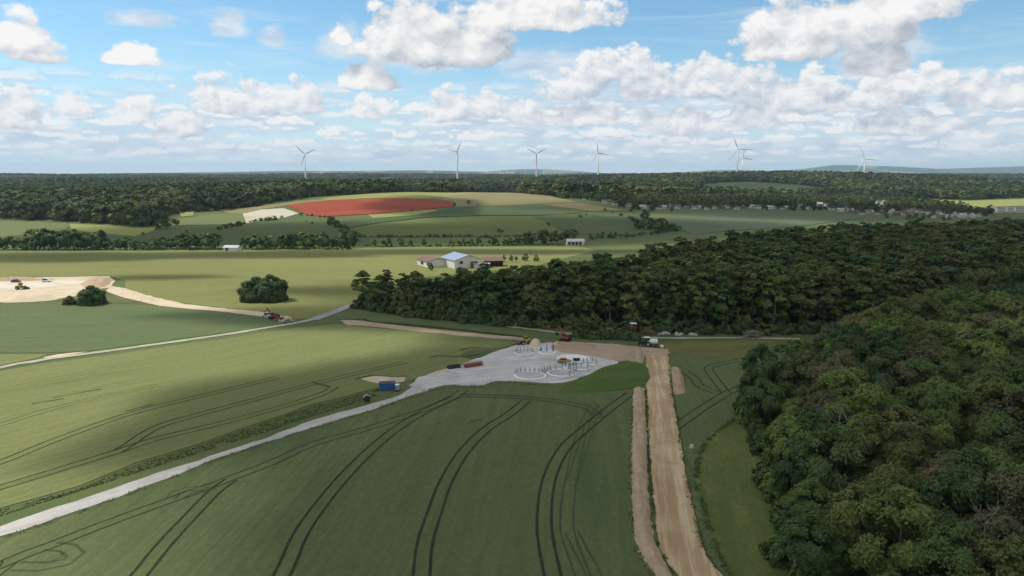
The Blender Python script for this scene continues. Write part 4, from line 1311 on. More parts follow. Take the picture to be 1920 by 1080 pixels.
for px, py, hp in [(447, 426, 15), (452, 427, 13), (618, 421, 16), (625, 424, 18), (634, 428, 14), (640, 434, 16), (646, 440, 20), (652, 447, 20), (606, 440, 9), (650, 448, 15), (300, 430, 18), (312, 428, 18), (326, 427, 20), (333, 424, 14), (879, 383, 8), (852, 386, 6), (895, 385, 4),
                  (772, 395, 4), (797, 393, 3), (935, 436, 9), (942, 436, 6), (1028, 424, 8), (1088, 408, 7), (586, 420, 5), (574, 417, 4), (268, 441, 6), (336, 443, 6), (350, 437, 6), (1210, 410, 16), (1185, 417, 12), (1192, 430, 7), (832, 447, 12)]:
    g = G(px, py)
    d, tr, h0 = random.choice(SMALL)
    s = hp * mpp(g) / h0
    plant_small("field_tree", d['deep'], g.x, g.y, s * 1.15, "single dark green tree on the open slope beyond the valley", "tree", "single trees on the slope", s)

# trees of the village and its outskirts, too many and too small to tell apart
vil = [(1040, 372), (1110, 376), (1130, 384), (1180, 398), (1260, 397), (1300, 398), (1345, 396), (1480, 395), (1560, 397), (1620, 405), (1640, 409), (1700, 412), (1760, 414), (1850, 408), (1860, 400), (1790, 388), (1715, 378), (1640, 370), (1500, 362), (1300, 366), (1150, 366), (1060, 366)]
q = scatter_pts([(60, 620), (760, 700), (900, 1500), (60, 1500)], 9.5, rng)
ax, ay = project(q[:, 0], q[:, 1], H(q[:, 0], q[:, 1]))
dens = np.array([mnoise.noise(Vector((a_ / 45, b_ / 45, 8.1))) for a_, b_ in q])
s = rng.uniform(0.32, 0.72, len(q))
k = inside(vil, ax, ay) & (dens > -0.32)
# gardens are open in front of the houses, so that they show
bx, by = project(q[:, 0], q[:, 1], H(q[:, 0], q[:, 1]) + 13.5 * s)
for hx, hy, _ in VH:
    hide = (np.abs(ax - hx) < 9) & (ay > hy - 0.5) & (by < hy - 1.5)
    k &= ~(hide & (rng.uniform(size=len(q)) < 0.95))
forest("village_wood", q[k], np.stack([s, s, s], 1)[k], far_src, "dark garden trees and copses massed between the houses of the village")

# ---- single trees and copses of the middle ground
def lone(px, py, hpx, wide, proto, hue, label, name="field_tree", group=None):
    g = G(px, py)
    plant_tree(name, proto, hue, g.x, g.y, hpx * mpp(g), label, "tree", group, wide, 0.15)


arr = crown_arrays(703, 5.3, -1.0, 11.0, 30, 18, 46, 0.52, 'dome')
LONE = ({q: crown_mesh("crown_" + q, arr, m_) for q, m_ in LEAFS.items()}, trunk_mesh("trunk", 70, 0.8, 11.0, 0.3, arr[3], arr[4], M_bark, 6), 11.0)
lone(480, 564, 44, 1.25, LONE, 'deep', "broad dark green tree, left half of the pair standing alone in the pale field")
lone(510, 564, 48, 1.20, LONE, 'deep', "taller dark green tree, right half of the pair standing alone in the pale field")
lone(172, 571, 32, 1.25, LONE, 'deep', "rounded dark tree in front of the sandy pit beside the dirt road")
lone(183, 569, 26, 1.1, LONE, 'deep', "smaller dark tree leaning against the rounded one before the sandy pit")
lone(131, 571, 15, 1.4, LONE, 'brown', "small brownish bush in front of the sandy pit", "bush")
for px, py, hp, hue in [(945, 492, 17, 'deep'), (958, 491, 15, 'deep'), (968, 492, 16, 'olive'), (984, 489, 15, 'bright'), (808, 508, 18, 'deep'), (860, 502, 15, 'deep'), (1005, 490, 13, 'olive')]:
    lone(px, py, hp, 1.0, random.choice(SMALL), hue, {'deep': "dark green tree beside the white farm hall", 'olive': "olive green tree beyond the white farm hall", 'bright': "light green tree beyond the white farm hall"}[hue], "farm_tree", "trees around the farm hall")

# the dark hedge behind the building site
for k in range(26):
    t = k / 25
    g = G(1078 + 118 * t, 632 + 5 * t + random.uniform(-1.5, 1.5))
    hue = random.choices(['deep', 'olive', 'bright'], [0.55, 0.35, 0.1])[0]
    plant_small("hedge_shrub", random.choice(BUSH)[hue], g.x, g.y, random.uniform(0.65, 1.1), "dark green shrub in the hedge between building site and tall wood", "shrub", "shrubs of the hedge behind the site")


# bare trees
def dead_tree(x, y, h, label, seed):
    r = random.Random(seed)
    root = empty("dead_tree", (x, y, h1(x, y) - 0.2), r.uniform(0, 6), label, "tree")
    mb = MB()
    pts = [(0.25 * math.sin(i * 1.3 + seed), 0.25 * math.cos(i + seed), h * i / 6) for i in range(7)]
    mb.chain(pts, [0.15 * (1 - 0.85 * i / 6) + 0.012 for i in range(7)], 7)
    mb.build("trunk", M_deadwood, root, True)
    bb = MB()
    for k in range(14):
        z = h * r.uniform(0.40, 0.95)
        i = int(z / h * 6); b_ = Vector(pts[i]).lerp(Vector(pts[min(6, i + 1)]), z / h * 6 - i)
        a = r.uniform(0, 6.28); L = (h - z) * 0.55 + 1.2
        e = b_ + Vector((math.cos(a) * L * 0.75, math.sin(a) * L * 0.75, L * r.uniform(0.45, 0.9)))
        m_ = b_.lerp(e, 0.5) + Vector((r.uniform(-.3, .3), r.uniform(-.3, .3), -0.15 * L))
        bb.chain([b_, m_, e], [0.06, 0.036, 0.012], 5)
        for _ in range(4):
            t = r.uniform(0.3, 0.9); s0 = m_.lerp(e, t)
            bb.chain([s0, s0 + Vector((r.uniform(-.8, .8), r.uniform(-.8, .8), r.uniform(0.2, 1.0)))], [0.035, 0.012], 4)
    bb.build("branches", M_deadwood, root, True)


def at_top_px(px, py, h):
    """ground point of something of height h whose top shows under a pixel"""
    d = px_dir(px, py)
    t = (CAM_H - h) / -d.z
    return d.x * t, d.y * t


for (px, py, h, sd, lb) in [(1855, 950, 15.5, 1, "bare pale dead tree rising from the near wood, lowest in the photo"), (1620, 745, 15, 2, "bare grey dead tree among brownish crowns of the near wood"), (1575, 765, 14, 3, "smaller bare grey dead tree beside the brownish crowns of the near wood")]:
    x, y = at_top_px(px, py, h)
    dead_tree(x, y, h, lb, sd)

# weedy verge along the left side of the gravel road
def weeds(name, px_poly, n, hmin, hmax, mat, label, leaf=0.30):
    pts = [G(*p) for p in px_poly]
    poly = [(p.x, p.y) for p in pts]
    xs = [p[0] for p in poly]; ys = [p[1] for p in poly]
    X = rng.uniform(min(xs), max(xs), n * 12); Y = rng.uniform(min(ys), max(ys), n * 12)
    k = inside(poly, X, Y)
    X, Y = X[k][:n], Y[k][:n]
    clump = np.array([mnoise.noise(Vector((a_ * 0.35, b_ * 0.35, 1.3))) for a_, b_ in zip(X, Y)])
    k = clump > -0.28
    X, Y, clump = X[k], Y[k], clump[k]
    m_ = len(X)
    hh = rng.uniform(hmin, hmax, m_) * (0.65 + 0.9 * np.clip(clump + 0.2, 0, 1))
    Z = H(X, Y) + hh * rng.uniform(0.15, 1.0, m_)
    nr = unit(np.column_stack([rng.normal(size=m_) * 0.5, rng.normal(size=m_) * 0.5, np.full(m_, 0.9)]))
    V, F, t = leaves(np.column_stack([X, Y, Z]), nr, leaf * rng.uniform(0.6, 1.5, m_), np.clip(rng.uniform(0.1, 0.9, m_) + clump * 0.4, 0, 1), rng)
    me = np_mesh(name, V, F, mat)
    a = me.attributes.new('tint', 'FLOAT', 'FACE'); a.data.foreach_set('value', t.astype(np.float32))
    return tag(put(bpy.data.objects.new(name, me)), label, "plants", None, 'stuff')


L_weed = leaf_mat("weed_leaves", (0.11, 0.15, 0.052), (0.15, 0.195, 0.07), (0.21, 0.24, 0.09), (0.19, 0.20, 0.075))
weeds("weeds", [(-60, 980), (0, 957), (146, 917), (255, 872), (365, 839), (474, 799), (583, 763), (693, 734), (735, 722), (735, 732), (690, 748), (583, 781), (492, 812), (394, 842), (219, 898), (0, 968), (-60, 990)], 14000, 0.06, 0.32, L_weed, "tall green weeds on the verge along the gravel road")
weeds("grass", [(1379, 784), (1331, 823), (1312, 855), (1306, 897), (1317, 946), (1338, 1017), (1373, 1085), (1560, 1085), (1480, 950), (1440, 860), (1420, 780)], 9000, 0.03, 0.14, L_weed, "rough grass at the foot of the near wood", 0.15)


def tufts(name, px_line, n, spread, hmin, hmax, mat, label, leaf=0.26):
    """grass and weeds along a line, thickest at its middle"""
    L = smooth_line([G(*p) for p in px_line], 0.5)
    i = rng.integers(0, len(L) - 1, n)
    base = np.array([(p.x, p.y) for p in L])[i] + rng.normal(size=(n, 2)) * spread
    cl = np.array([mnoise.noise(Vector((a_ * 0.6, b_ * 0.6, 5.3))) for a_, b_ in base])
    base = base[cl > -0.15]
    m_ = len(base)
    Z = H(base[:, 0], base[:, 1]) + rng.uniform(hmin, hmax, m_)
    nr = unit(np.column_stack([rng.normal(size=m_) * 0.6, rng.normal(size=m_) * 0.6, np.full(m_, 0.8)]))
    V, F, t = leaves(np.column_stack([base, Z]), nr, leaf * rng.uniform(0.6, 1.5, m_), rng.uniform(0.0, 0.8, m_), rng)
    me = np_mesh(name, V, F, mat)
    a = me.attributes.new('tint', 'FLOAT', 'FACE'); a.data.foreach_set('value', t.astype(np.float32))
    return tag(put(bpy.data.objects.new(name, me)), label, "plants", None, 'stuff')


tufts("weeds", [(1186, 726), (1184, 805), (1182, 897), (1186, 995), (1200, 1041), (1224, 1085)], 1500, 0.22, 0.05, 0.45, L_weed, "weeds along the left foot of the long soil bank")
tufts("weeds", [(1211, 735), (1214, 805), (1218, 885), (1225, 964), (1233, 1020), (1266, 1085)], 1700, 0.16, 0.05, 0.4, L_deep, "dark weeds between soil bank and dirt track")
tufts("weeds", [(1255, 690), (1262, 745), (1272, 805), (1283, 865), (1297, 939), (1313, 1010), (1326, 1045), (1357, 1085)], 1300, 0.28, 0.05, 0.35, L_deep, "dark weeds along the right edge of the dirt track")
tufts("weeds", [(1040, 722), (1000, 722), (960, 718), (930, 718), (900, 726), (850, 726), (810, 732), (760, 750), (700, 770)], 1500, 0.5, 0.05, 0.4, L_weed, "weeds along the front edge of the gravel")
tufts("weeds", [(700, 770), (600, 800), (492, 835), (394, 868), (310, 902), (219, 936), (109, 975), (0, 1012)], 2200, 0.35, 0.05, 0.3, L_weed, "weeds along the near edge of the gravel road", 0.2)
tufts("weeds", [(1379, 784), (1331, 823), (1312, 855), (1306, 897), (1317, 946), (1338, 1017), (1373, 1085)], 1600, 0.3, 0.05, 0.4, L_deep, "dark weeds between corn and grass strip")

# ------------------------------------------------------------------ paints
P_white = plain("white_paint", (0.78, 0.78, 0.77), 0.5, 0.3, 0.06)
P_grey = plain("grey_steel", (0.30, 0.31, 0.32), 0.5, 0.4, 0.12)
P_post = plain("galvanised_steel", (0.40, 0.41, 0.42), 0.5, 0.4, 0.12)
P_dark = plain("dark_rubber", (0.025, 0.025, 0.027), 0.8, 0.2, 0.1)
P_blue = plain("blue_paint", (0.03, 0.12, 0.36), 0.5, 0.3, 0.15)
P_red = plain("red_orange_paint", (0.36, 0.085, 0.045), 0.6, 0.25, 0.25)
P_yellow = plain("yellow_paint", (0.50, 0.34, 0.06), 0.6, 0.25, 0.25)
P_black = plain("black_paint", (0.03, 0.03, 0.035), 0.5, 0.3, 0.1)
P_conc = plain("pale_concrete", (0.66, 0.65, 0.63), 0.85, 0.1, 0.08)
P_wall = plain("cream_render", (0.72, 0.70, 0.66), 0.9, 0.1, 0.08)
P_redroof = plain("red_roof", (0.21, 0.13, 0.11), 0.8, 0.15, 0.2)
P_greyroof = plain("grey_roof", (0.16, 0.155, 0.16), 0.7, 0.2, 0.2)
P_darkroof = plain("dark_roof", (0.07, 0.065, 0.065), 0.7, 0.2, 0.2)
P_whiteroof = plain("pale_sheet_roof", (0.46, 0.47, 0.49), 0.5, 0.3, 0.1)
P_solar = plain("blue_solar_roof", (0.26, 0.32, 0.42), 0.35, 0.5, 0.06)
P_wood = plain("weathered_wood", (0.22, 0.15, 0.10), 0.9, 0.1, 0.2)
P_redwood = plain("red_brown_timber", (0.30, 0.10, 0.075), 0.8, 0.1, 0.2)
P_stone = plain("pale_boulder", (0.48, 0.46, 0.42), 0.9, 0.1, 0.2, 1.2)
P_blade = plain("blade_white", (0.80, 0.81, 0.82), 0.4, 0.3, 0.03)
P_glass = plain("dark_glass", (0.03, 0.04, 0.05), 0.08, 0.6, 0.0)


# ------------------------------------------------------------------ wind turbines
def turbine(px, hub_py, target, angs, rpx, yaw, label, group, cat="wind turbine", dmin=2200):
    d0 = px_dir(px, hub_py)
    best = None
    for d in np.arange(dmin, 14000, 20.0):
        x, y = d * d0.x / d0.y, d
        hh = CAM_H + d * d0.z / d0.y - h1(x, y)
        if best is None or abs(hh - target) < best[0]:
            best = (abs(hh - target), x, y, hh)
    _, x, y, hh = best
    root = empty("wind_turbine", (x, y, h1(x, y)), 0, label, cat, group)
    t = MB(); t.lathe([(3.1, -3), (3.0, 0), (2.6, hh * 0.4), (2.0, hh - 1.6), (0, hh - 1.6)], 20); t.build("tower", P_blade, root, True)
    rz = math.atan2(-x, -y) + math.pi + R(yaw)          # the rotor looks towards the camera, turned by YAW
    M = Matrix.Translation((0, 0, hh)) @ Matrix.Rotation(-math.atan2(x, y) + R(yaw), 4, 'Z')
    n = MB(); n.box((0, 2.2, 0.3), (3.6, 9.5, 3.8), taper=0.85)
    n.v = [tuple(M @ Vector(v)) for v in n.v]
    n.build("nacelle", P_blade, root, False, 0.4)
    h_ = MB(); h_.lathe([(0, 2.6), (1.0, 2.2), (1.7, 1.0), (1.8, -0.6), (0, -0.8)], 16, M @ Matrix.Translation((0, -3.2, 0)) @ Matrix.Rotation(math.pi / 2, 4, 'X'))
    h_.build("hub", P_blade, root, True)
    L = rpx * math.hypot(x, y) / FPX
    for a in angs:
        b = MB()
        Mb = M @ Matrix.Translation((0, -3.6, 0)) @ Matrix.Rotation(R(a), 4, 'Y')
        vs, fs = [], []
        sec = [(0.0, 1.4, 1.3, 0), (0.06, 1.5, 1.2, 0), (0.2, 3.0, 0.9, 0.35), (0.5, 2.2, 0.6, 0.2), (0.85, 1.4, 0.35, 0.05), (1.0, 0.5, 0.12, 0)]
        for (t_, ch, th, tw) in sec:
            for i in range(8):
                q = 2 * math.pi * i / 8
                X, Yy = ch * math.cos(q) * 0.8, th * math.sin(q) * 0.5
                vs.append(Mb @ Vector((X * math.cos(tw) - Yy * math.sin(tw), X * math.sin(tw) + Yy * math.cos(tw), 1.0 + t_ * L)))
        for k in range(len(sec) - 1):
            for i in range(8):
                fs.append((k * 8 + i, k * 8 + (i + 1) % 8, (k + 1) * 8 + (i + 1) % 8, (k + 1) * 8 + i))
        fs += [tuple(range(7, -1, -1)), tuple(range(40, 48))]
        b.add(vs, fs).build("blade", P_blade, root, True)


TG = "tall white wind turbines on the horizon"
turbine(571, 289, 100, [65, 185 + 15, 312], 21, 15, "white wind turbine standing alone before the forest ridge, farthest left", TG)
turbine(857, 284, 105, [30, 170, 282], 20, -25, "white wind turbine above the red field, one blade hanging down", TG)
turbine(1006, 288, 100, [62, 182, 298], 20, 0, "white wind turbine with its blades in a Y before the low blue hill", TG)
turbine(1122, 287, 105, [352, 100, 214], 19, -12, "white wind turbine to the right of the low blue hill", TG)
turbine(1384, 279, 115, [338, 94, 215], 25, -10, "tallest white wind turbine, front one of the overlapping pair", TG)
turbine(1393, 296, 95, [5, 100, 240], 17, 20, "smaller white wind turbine behind the tallest one", TG)
turbine(1622, 298, 90, [336, 96, 211], 25, -20, "white wind turbine before the blue hills with one blade near the ground", TG)
SG = "tiny far wind turbines at the horizon"
for px, hp in [(985, 313), (1020, 316), (1234, 319), (1253, 320), (938, 319), (951, 319), (962, 321)]:
    turbine(px, hp, 95, [random.uniform(0, 120) + 120 * k for k in range(3)], 7, 10, "tiny pale wind turbine far away at the horizon", SG, dmin=8000)


# ------------------------------------------------------------------ buildings
def gable(mb_w, mb_r, L, W, Hh, rise, over=0.4, th=0.18):
    """walls with gables (ridge along x) and a roof of two slabs"""
    mb_w.prism([(-W / 2, 0), (W / 2, 0), (W / 2, Hh), (0, Hh + rise), (-W / 2, Hh)], L, Matrix.Rotation(math.pi / 2, 4, 'Z'))
    a = math.atan2(rise, W / 2)
    for s in (1, -1):
        ln = math.hypot(W / 2, rise) + over
        M = Matrix.Translation((0, s * (W / 4 + over * 0.45 * math.cos(a)), Hh + rise / 2 - over * 0.45 * math.sin(a) + th * 0.6)) @ Matrix.Rotation(-s * a, 4, 'X')
        mb_r.box((0, 0, 0), (L + 2 * over, ln, th), M=M)


def house(px, py, wpx, rz, wall, roof, label, group, tall=1.0, name="house"):
    g = G(px, py)
    L = wpx * mpp(g); W = L * random.uniform(0.6, 0.75); Hh = L * 0.36 * tall
    root = empty(name, (g.x, g.y, g.z - 0.1), rz, label, "house", group)
    w, r = MB(), MB()
    gable(w, r, L, W, Hh, W * 0.42)
    w.build("wall", wall, root); r.build("roof", roof, root)
    for k in (-0.28, 0.28):
        MB().box((L * k, -W / 2 - 0.02, Hh * 0.55), (L * 0.13, 0.08, Hh * 0.3)).build("window", P_glass, root)
    c = MB().box((L * 0.22, 0, Hh + W * 0.46), (0.7, 0.7, W * 0.35)).build("chimney", P_redroof, root)


HG = {
    ('w', 'g'): ("small white house with a grey roof among the village trees", "white grey-roofed village houses"),
    ('w', 'd'): ("small white house with a dark roof among the village trees", "white dark-roofed village houses"),
    ('w', 'r'): ("small white house with a red tiled roof in the village", "white red-roofed village houses"),
    ('w', 'p'): ("small white house with a pale roof in the village", "white pale-roofed village houses"),
    ('r', 'r'): ("small red brick house with a red roof in the village", "red brick village houses"),
}
P_vwall = plain('village_render', (0.60, 0.59, 0.57), 0.9, 0.1, 0.1)
P_vroof = plain('pale_village_roof', (0.40, 0.40, 0.41), 0.7, 0.2, 0.1)
MW = {'w': P_vwall, 'r': P_redroof}; MR = {'g': P_greyroof, 'd': P_darkroof, 'r': P_redroof, 'p': P_vroof}
for px, py, q in VH:
    lb, gr = HG[(q[0], q[1])]
    house(px, py, random.uniform(7.5, 11), random.uniform(-0.7, 1.0), MW[q[0]], MR[q[1]], lb, gr)
for k, (px, w) in enumerate([(1872, 13), (1889, 10), (1906, 14)]):
    g = G(px, 398)
    L = w * mpp(g)
    root = empty("apartment_block", (g.x, g.y, g.z), 0.2, ("grey apartment block at the right end of the village", "narrow white apartment block between two wider ones at the village end", "wide white apartment block at the edge of the village")[k], "building")
    MB().box((0, 0, 3.3), (L, 8, 6.6)).build("wall", P_vwall, root)
    MB().box((0, 0, 6.75), (L + 0.6, 8.6, 0.3)).build("roof", P_greyroof, root)
    for fl in range(2):
        for c_ in range(4):
            MB().box((L * (-0.36 + 0.24 * c_), -4.03, 1.9 + 2.7 * fl), (L * 0.1, 0.1, 1.3)).build("window", P_glass, root)

# farm hall above the tall wood
g = G(864, 501)
root = empty("farm_hall", (g.x, g.y + 4, g.z - 0.2), R(-62), "large white farm hall with a blue panel roof and a lower red-roofed wing", "barn")
root.scale = (1.22, 1.22, 1.1)
w, r = MB(), MB(); gable(w, r, 15, 13, 4.2, 2.2); w.build("wall", P_wall, root); r.build("roof", P_solar, root)
w, r = MB(), MB(); gable(w, r, 13, 9, 3.0, 1.5)
for q in (w, r): q.v = [(v[0] - 8.5, v[1] - 10.5, v[2]) for v in q.v]
wg = w.build("wing_wall", P_wall, root); r.build("wing_roof", P_redroof, root)
for k in range(2): MB().box((-3 + 7.5 * k - 6, -15.03, 1.8), (3.4, 0.1, 1.5)).build("window", P_glass, root)
MB().box((8.05, 2.5, 1.7), (0.12, 3.2, 3.4)).build("door", P_wood, root)
MB().box((8.05, -3.5, 3.2), (0.12, 1.4, 1.2)).build("window", P_glass, root)

g = G(925, 499)
root = empty("farm_shed", (g.x, g.y, g.z - 0.1), R(8), "open fronted farm shed with a red brown roof right of the white hall", "shed")
w = MB(); w.box((0, 3.4, 1.7), (10, 0.25, 3.4)); w.box((-4.9, 0.4, 1.7), (0.25, 6, 3.4)); w.box((4.9, 0.4, 1.7), (0.25, 6, 3.4)); w.build("wall", P_wood, root)
MB().box((0, 0, 3.7), (11.2, 8, 0.25), M=Matrix.Translation((0, 0, 3.8)) @ Matrix.Rotation(R(10), 4, 'X') @ Matrix.Translation((0, 0, -3.6))).build("roof", P_redroof, root)
for k in (-2.4, 0, 2.4): MB().box((k, -3, 1.55), (0.22, 0.22, 3.1)).build("post", P_wood, root)
g = G(903, 502)
root = empty("farm_shelter", (g.x, g.y, g.z), 0.1, "long low pale roofed shelter between hall and open shed", "shed")
MB().box((0, 0, 1.1), (8.5, 3.5, 2.2)).build("wall", P_conc, root); MB().box((0, 0, 2.3), (9.2, 4.2, 0.2)).build("roof", P_whiteroof, root)

g = G(1078, 459)
root = empty("farmhouse", (g.x, g.y, g.z), R(4), "long white house with a pale roof and dark openings beyond the tall wood", "house")
w, r = MB(), MB(); gable(w, r, 13, 7, 2.8, 1.6); w.build("wall", P_wall, root); r.build("roof", P_whiteroof, root)
for k in range(4): MB().box((-4.6 + 2.7 * k, -3.53, 1.35), (1.9, 0.1, 2.0)).build("door", P_black, root)
g = G(1107, 459)
MBp = MB().chain([(0, 0, -0.3), (0, 0, 9.5)], [0.16, 0.1], 8); MBp.box((0, 0, 9.0), (1.8, 0.14, 0.14))
o = MBp.build("utility_pole", P_wood); o.location = (g.x, g.y, g.z); tag(o, "single wooden utility pole right of the long white house", "pole")
g = G(436, 470)
root = empty("field_shed", (g.x, g.y, g.z), R(-12), "small grey white shed among the dark trees of the valley", "shed")
w, r = MB(), MB(); gable(w, r, 10, 5, 2.2, 1.2); w.build("wall", P_conc, root); r.build("roof", P_whiteroof, root)
MB().box((-2.5, -2.53, 1.0), (2.0, 0.1, 1.9)).build("door", P_black, root)


# ------------------------------------------------------------------ machines
def wheel(parent, x, y, r, w, rim=P_grey):
    M = Matrix.Translation((x, y, r)) @ Matrix.Rotation(math.pi / 2, 4, 'X')
    t = MB().lathe([(r * 0.55, -w / 2), (r * 0.92, -w / 2), (r, -w * 0.3), (r, w * 0.3), (r * 0.92, w / 2), (r * 0.55, w / 2)], 20, M, True).build("wheel", P_dark, parent, True)
    MB().lathe([(0, -w * 0.42), (r * 0.56, -w * 0.42), (r * 0.56, w * 0.42), (0, w * 0.42)], 16, M).build("rim", rim, t)
    return t


def excavator(loc, rz, label, paint, reach="folded", s=1.0):
    root = empty("excavator", loc, rz, label, "excavator")
    root.scale = (s, s, s)
    for q in (-1, 1):
        MB().prism([(-1.9, 0.15), (-1.6, 0), (1.6, 0), (1.9, 0.15), (2.05, 0.45), (1.85, 0.8), (-1.85, 0.8), (-2.05, 0.45)], 0.55, Matrix.Translation((0, q * 1.05, 0))).build("track", P_dark, root)
    MB().box((0, 0, 0.72), (1.5, 1.6, 0.45)).build("undercarriage", P_black, root)
    u = MB(); u.box((-0.55, 0, 1.35), (3.0, 2.4, 0.7)); u.build("upper_body", paint, root, False, 0.06)
    MB().box((-1.85, 0, 1.65), (0.75, 2.5, 1.15), taper=0.9).build("counterweight", P_black, root, False, 0.08)
    MB().box((-0.6, -0.6, 1.95), (1.3, 1.1, 0.55)).build("engine_cover", paint, root)
    c = MB().box((0.35, 0.72, 2.35), (1.35, 0.95, 1.35), taper=0.88).build("cab", paint, root, False, 0.05)
    MB().box((0.42, 0.72, 2.5), (1.30, 1.0, 0.72), taper=0.93).build("window", P_glass, c)
    if reach == "folded":
        bp = [(0.9, -0.1, 1.6), (1.9, -0.1, 3.7), (3.2, -0.1, 4.7)]; st = [(3.2, -0.1, 4.7), (4.4, -0.1, 2.2)]; bk = (4.3, -0.1, 1.5)
    else:
        bp = [(0.9, -0.1, 1.6), (1.6, -0.1, 4.0), (2.4, -0.1, 5.3)]; st = [(2.4, -0.1, 5.3), (3.6, -0.1, 2.9)]; bk = (3.5, -0.1, 2.2)
    MB().chain(bp, [0.30, 0.34, 0.20], 4).build("boom", paint, root)
    MB().chain(st, [0.24, 0.15], 4).build("stick", paint, root)
    MB().prism([(-0.5, 0.55), (0.35, 0.6), (0.2, -0.1), (-0.15, -0.5), (-0.6, -0.3)], 1.1, Matrix.Translation(bk)).build("bucket", P_black, root)
    MB().chain([(1.0, 0.2, 1.5), (1.75, 0.2, 3.1)], [0.09, 0.07], 6).build("cylinder", P_grey, root)
    return root


g = G(1060, 640)
excavator((g.x, g.y, g.z + 0.15), R(155), "rust red excavator with its arm folded high at the back of the building site", P_red, "high", 0.8)
g = G(512, 598)
excavator((g.x, g.y, g.z + 0.1), R(-150), "orange red excavator with raised arm on the sandy road in the left field", P_red, "high", 0.75)


def loader(loc, rz, label, paint, s=1.0):
    root = empty("wheel_loader", loc, rz, label, "wheel loader")
    root.scale = (s, s, s)
    MB().prism([(-2.4, 0.8), (0.3, 0.8), (0.3, 1.9), (-1.6, 2.0), (-2.4, 1.7)], 1.5).build("rear_body", paint, root, False, 0.06)
    MB().box((1.15, 0, 1.0), (1.7, 1.1, 0.8)).build("front_frame", P_black, root)
    c = MB().box((-0.1, 0, 2.55), (1.4, 1.4, 1.4), taper=0.88).build("cab", paint, root, False, 0.05)
    MB().box((-0.1, 0, 2.65), (1.44, 1.46, 0.75), taper=0.92).build("window", P_glass, c)
    for x in (-1.5, 1.4):
        for y in (-1, 1): wheel(root, x, y, 0.75, 0.5)
    MB().chain([(0.9, 0, 1.5), (2.0, 0, 1.6), (3.0, 0, 0.8)], [0.2, 0.2, 0.15], 4).build("arm", paint, root)
    MB().prism([(-0.5, 0.9), (-0.45, 0.1), (0.6, 0.0), (0.1, 0.25), (-0.2, 0.9)], 2.4, Matrix.Translation((3.1, 0, 0.1))).build("bucket", P_black, root)
    return root


g = G(985, 646)
loader((g.x, g.y, g.z + 0.15), R(200), "yellow wheel loader with dark bucket beside the sand heap", P_yellow, 0.72)
g = G(524, 601)
loader((g.x, g.y, g.z + 0.1), R(20), "dark red loader parked behind the orange red excavator", P_redwood, 0.62)


def car(loc, rz, label, paint, s=1.0, cat="car", name="car", van=False):
    root = empty(name, loc, rz, label, cat)
    root.scale = (s, s, s)
    MB().prism([(-2.1, 0.35), (2.1, 0.35), (2.15, 0.75), (1.2, 0.95), (-2.05, 1.0), (-2.15, 0.7)], 1.72).build("body", paint, root, False, 0.08)
    pr = [(-1.95, 0.95), (1.1, 0.92), (0.55, 1.75), (-1.7, 1.85)] if van else [(-1.7, 0.95), (1.15, 0.92), (0.45, 1.45), (-0.2, 1.52), (-1.1, 1.45)]
    c = MB().prism(pr, 1.5).build("cabin", paint, root, False, 0.06)
    MB().prism([(x * 0.93, z - 0.05) for x, z in pr], 1.54).build("window", P_glass, c)
    for x in (-1.3, 1.35):
        for y in (-0.78, 0.78): wheel(root, x, y, 0.33, 0.22)
    for y in (-0.6, 0.6): MB().box((2.12, y, 0.72), (0.08, 0.3, 0.14)).build("headlight", P_white, root)
    return root


g = G(1058, 681)
car((g.x, g.y, g.z + 0.16), R(-4), "yellow car parked in front of the white ring on the gravel", P_yellow, 0.85)
g = G(1081, 679)
root = empty("utility_trailer", (g.x, g.y, g.z + 0.16), R(5), "small dark trailer with a white lid right of the yellow car", "trailer")
MB().box((0, 0, 0.75), (1.7, 1.2, 0.7)).build("body", P_black, root, False, 0.04); MB().box((0.1, 0, 1.2), (1.8, 1.3, 0.16)).build("lid", P_white, root)
for y in (-0.68, 0.68): wheel(root, 0, y, 0.32, 0.18)
MB().chain([(-0.8, 0, 0.5), (-1.6, 0, 0.45)], [0.05, 0.04], 6).build("drawbar", P_grey, root)
g = G(500, 594)
car((g.x, g.y, g.z + 0.1), R(170), "white van beside the orange red excavator in the left field", P_white, 0.85, "van", "van", True)
g = G(540, 605)
car((g.x, g.y, g.z + 0.1), R(30), "small grey car at the end of the sandy road", P_grey, 0.8)

# tractor with a tank trailer
g = G(1209, 650)
root = empty("tractor", (g.x, g.y, g.z + 0.1), R(176), "black tractor pulling a white tank at the top of the dirt track", "tractor")
MB().box((0.9, 0, 1.1), (1.9, 0.85, 0.8)).build("bonnet", P_black, root, False, 0.06)
c = MB().box((-0.6, 0, 1.85), (1.3, 1.3, 1.5), taper=0.88).build("cab", P_black, root, False, 0.05)
MB().box((-0.6, 0, 2.1), (1.36, 1.34, 0.75), taper=0.92).build("window", P_glass, c)
MB().box((-0.6, 0, 2.68), (1.5, 1.4, 0.14)).build("cab_roof", P_white, root)
for y in (-0.8, 0.8): wheel(root, -0.8, y, 0.8, 0.45); wheel(root, 1.3, y, 0.5, 0.35)
g = G(1222, 650)
root = empty("tank_trailer", (g.x, g.y, g.z + 0.1), R(176), "white tank trailer behind the black tractor", "trailer")
MB().lathe([(0, -1.7), (0.6, -1.65), (0.8, -1.3), (0.8, 1.3), (0.6, 1.65), (0, 1.7)], 20, Matrix.Translation((0, 0, 1.45)) @ Matrix.Rotation(math.pi / 2, 4, 'Y')).build("tank", P_white, root, True)
MB().box((0, 0, 0.62), (3.2, 0.8, 0.2)).build("chassis", P_black, root)
MB().chain([(1.5, 0, 0.6), (2.4, 0, 0.55)], [0.07, 0.06], 6).build("drawbar", P_black, root)
for y in (-0.75, 0.75): wheel(root, -0.3, y, 0.5, 0.35)
g = G(1241, 653)
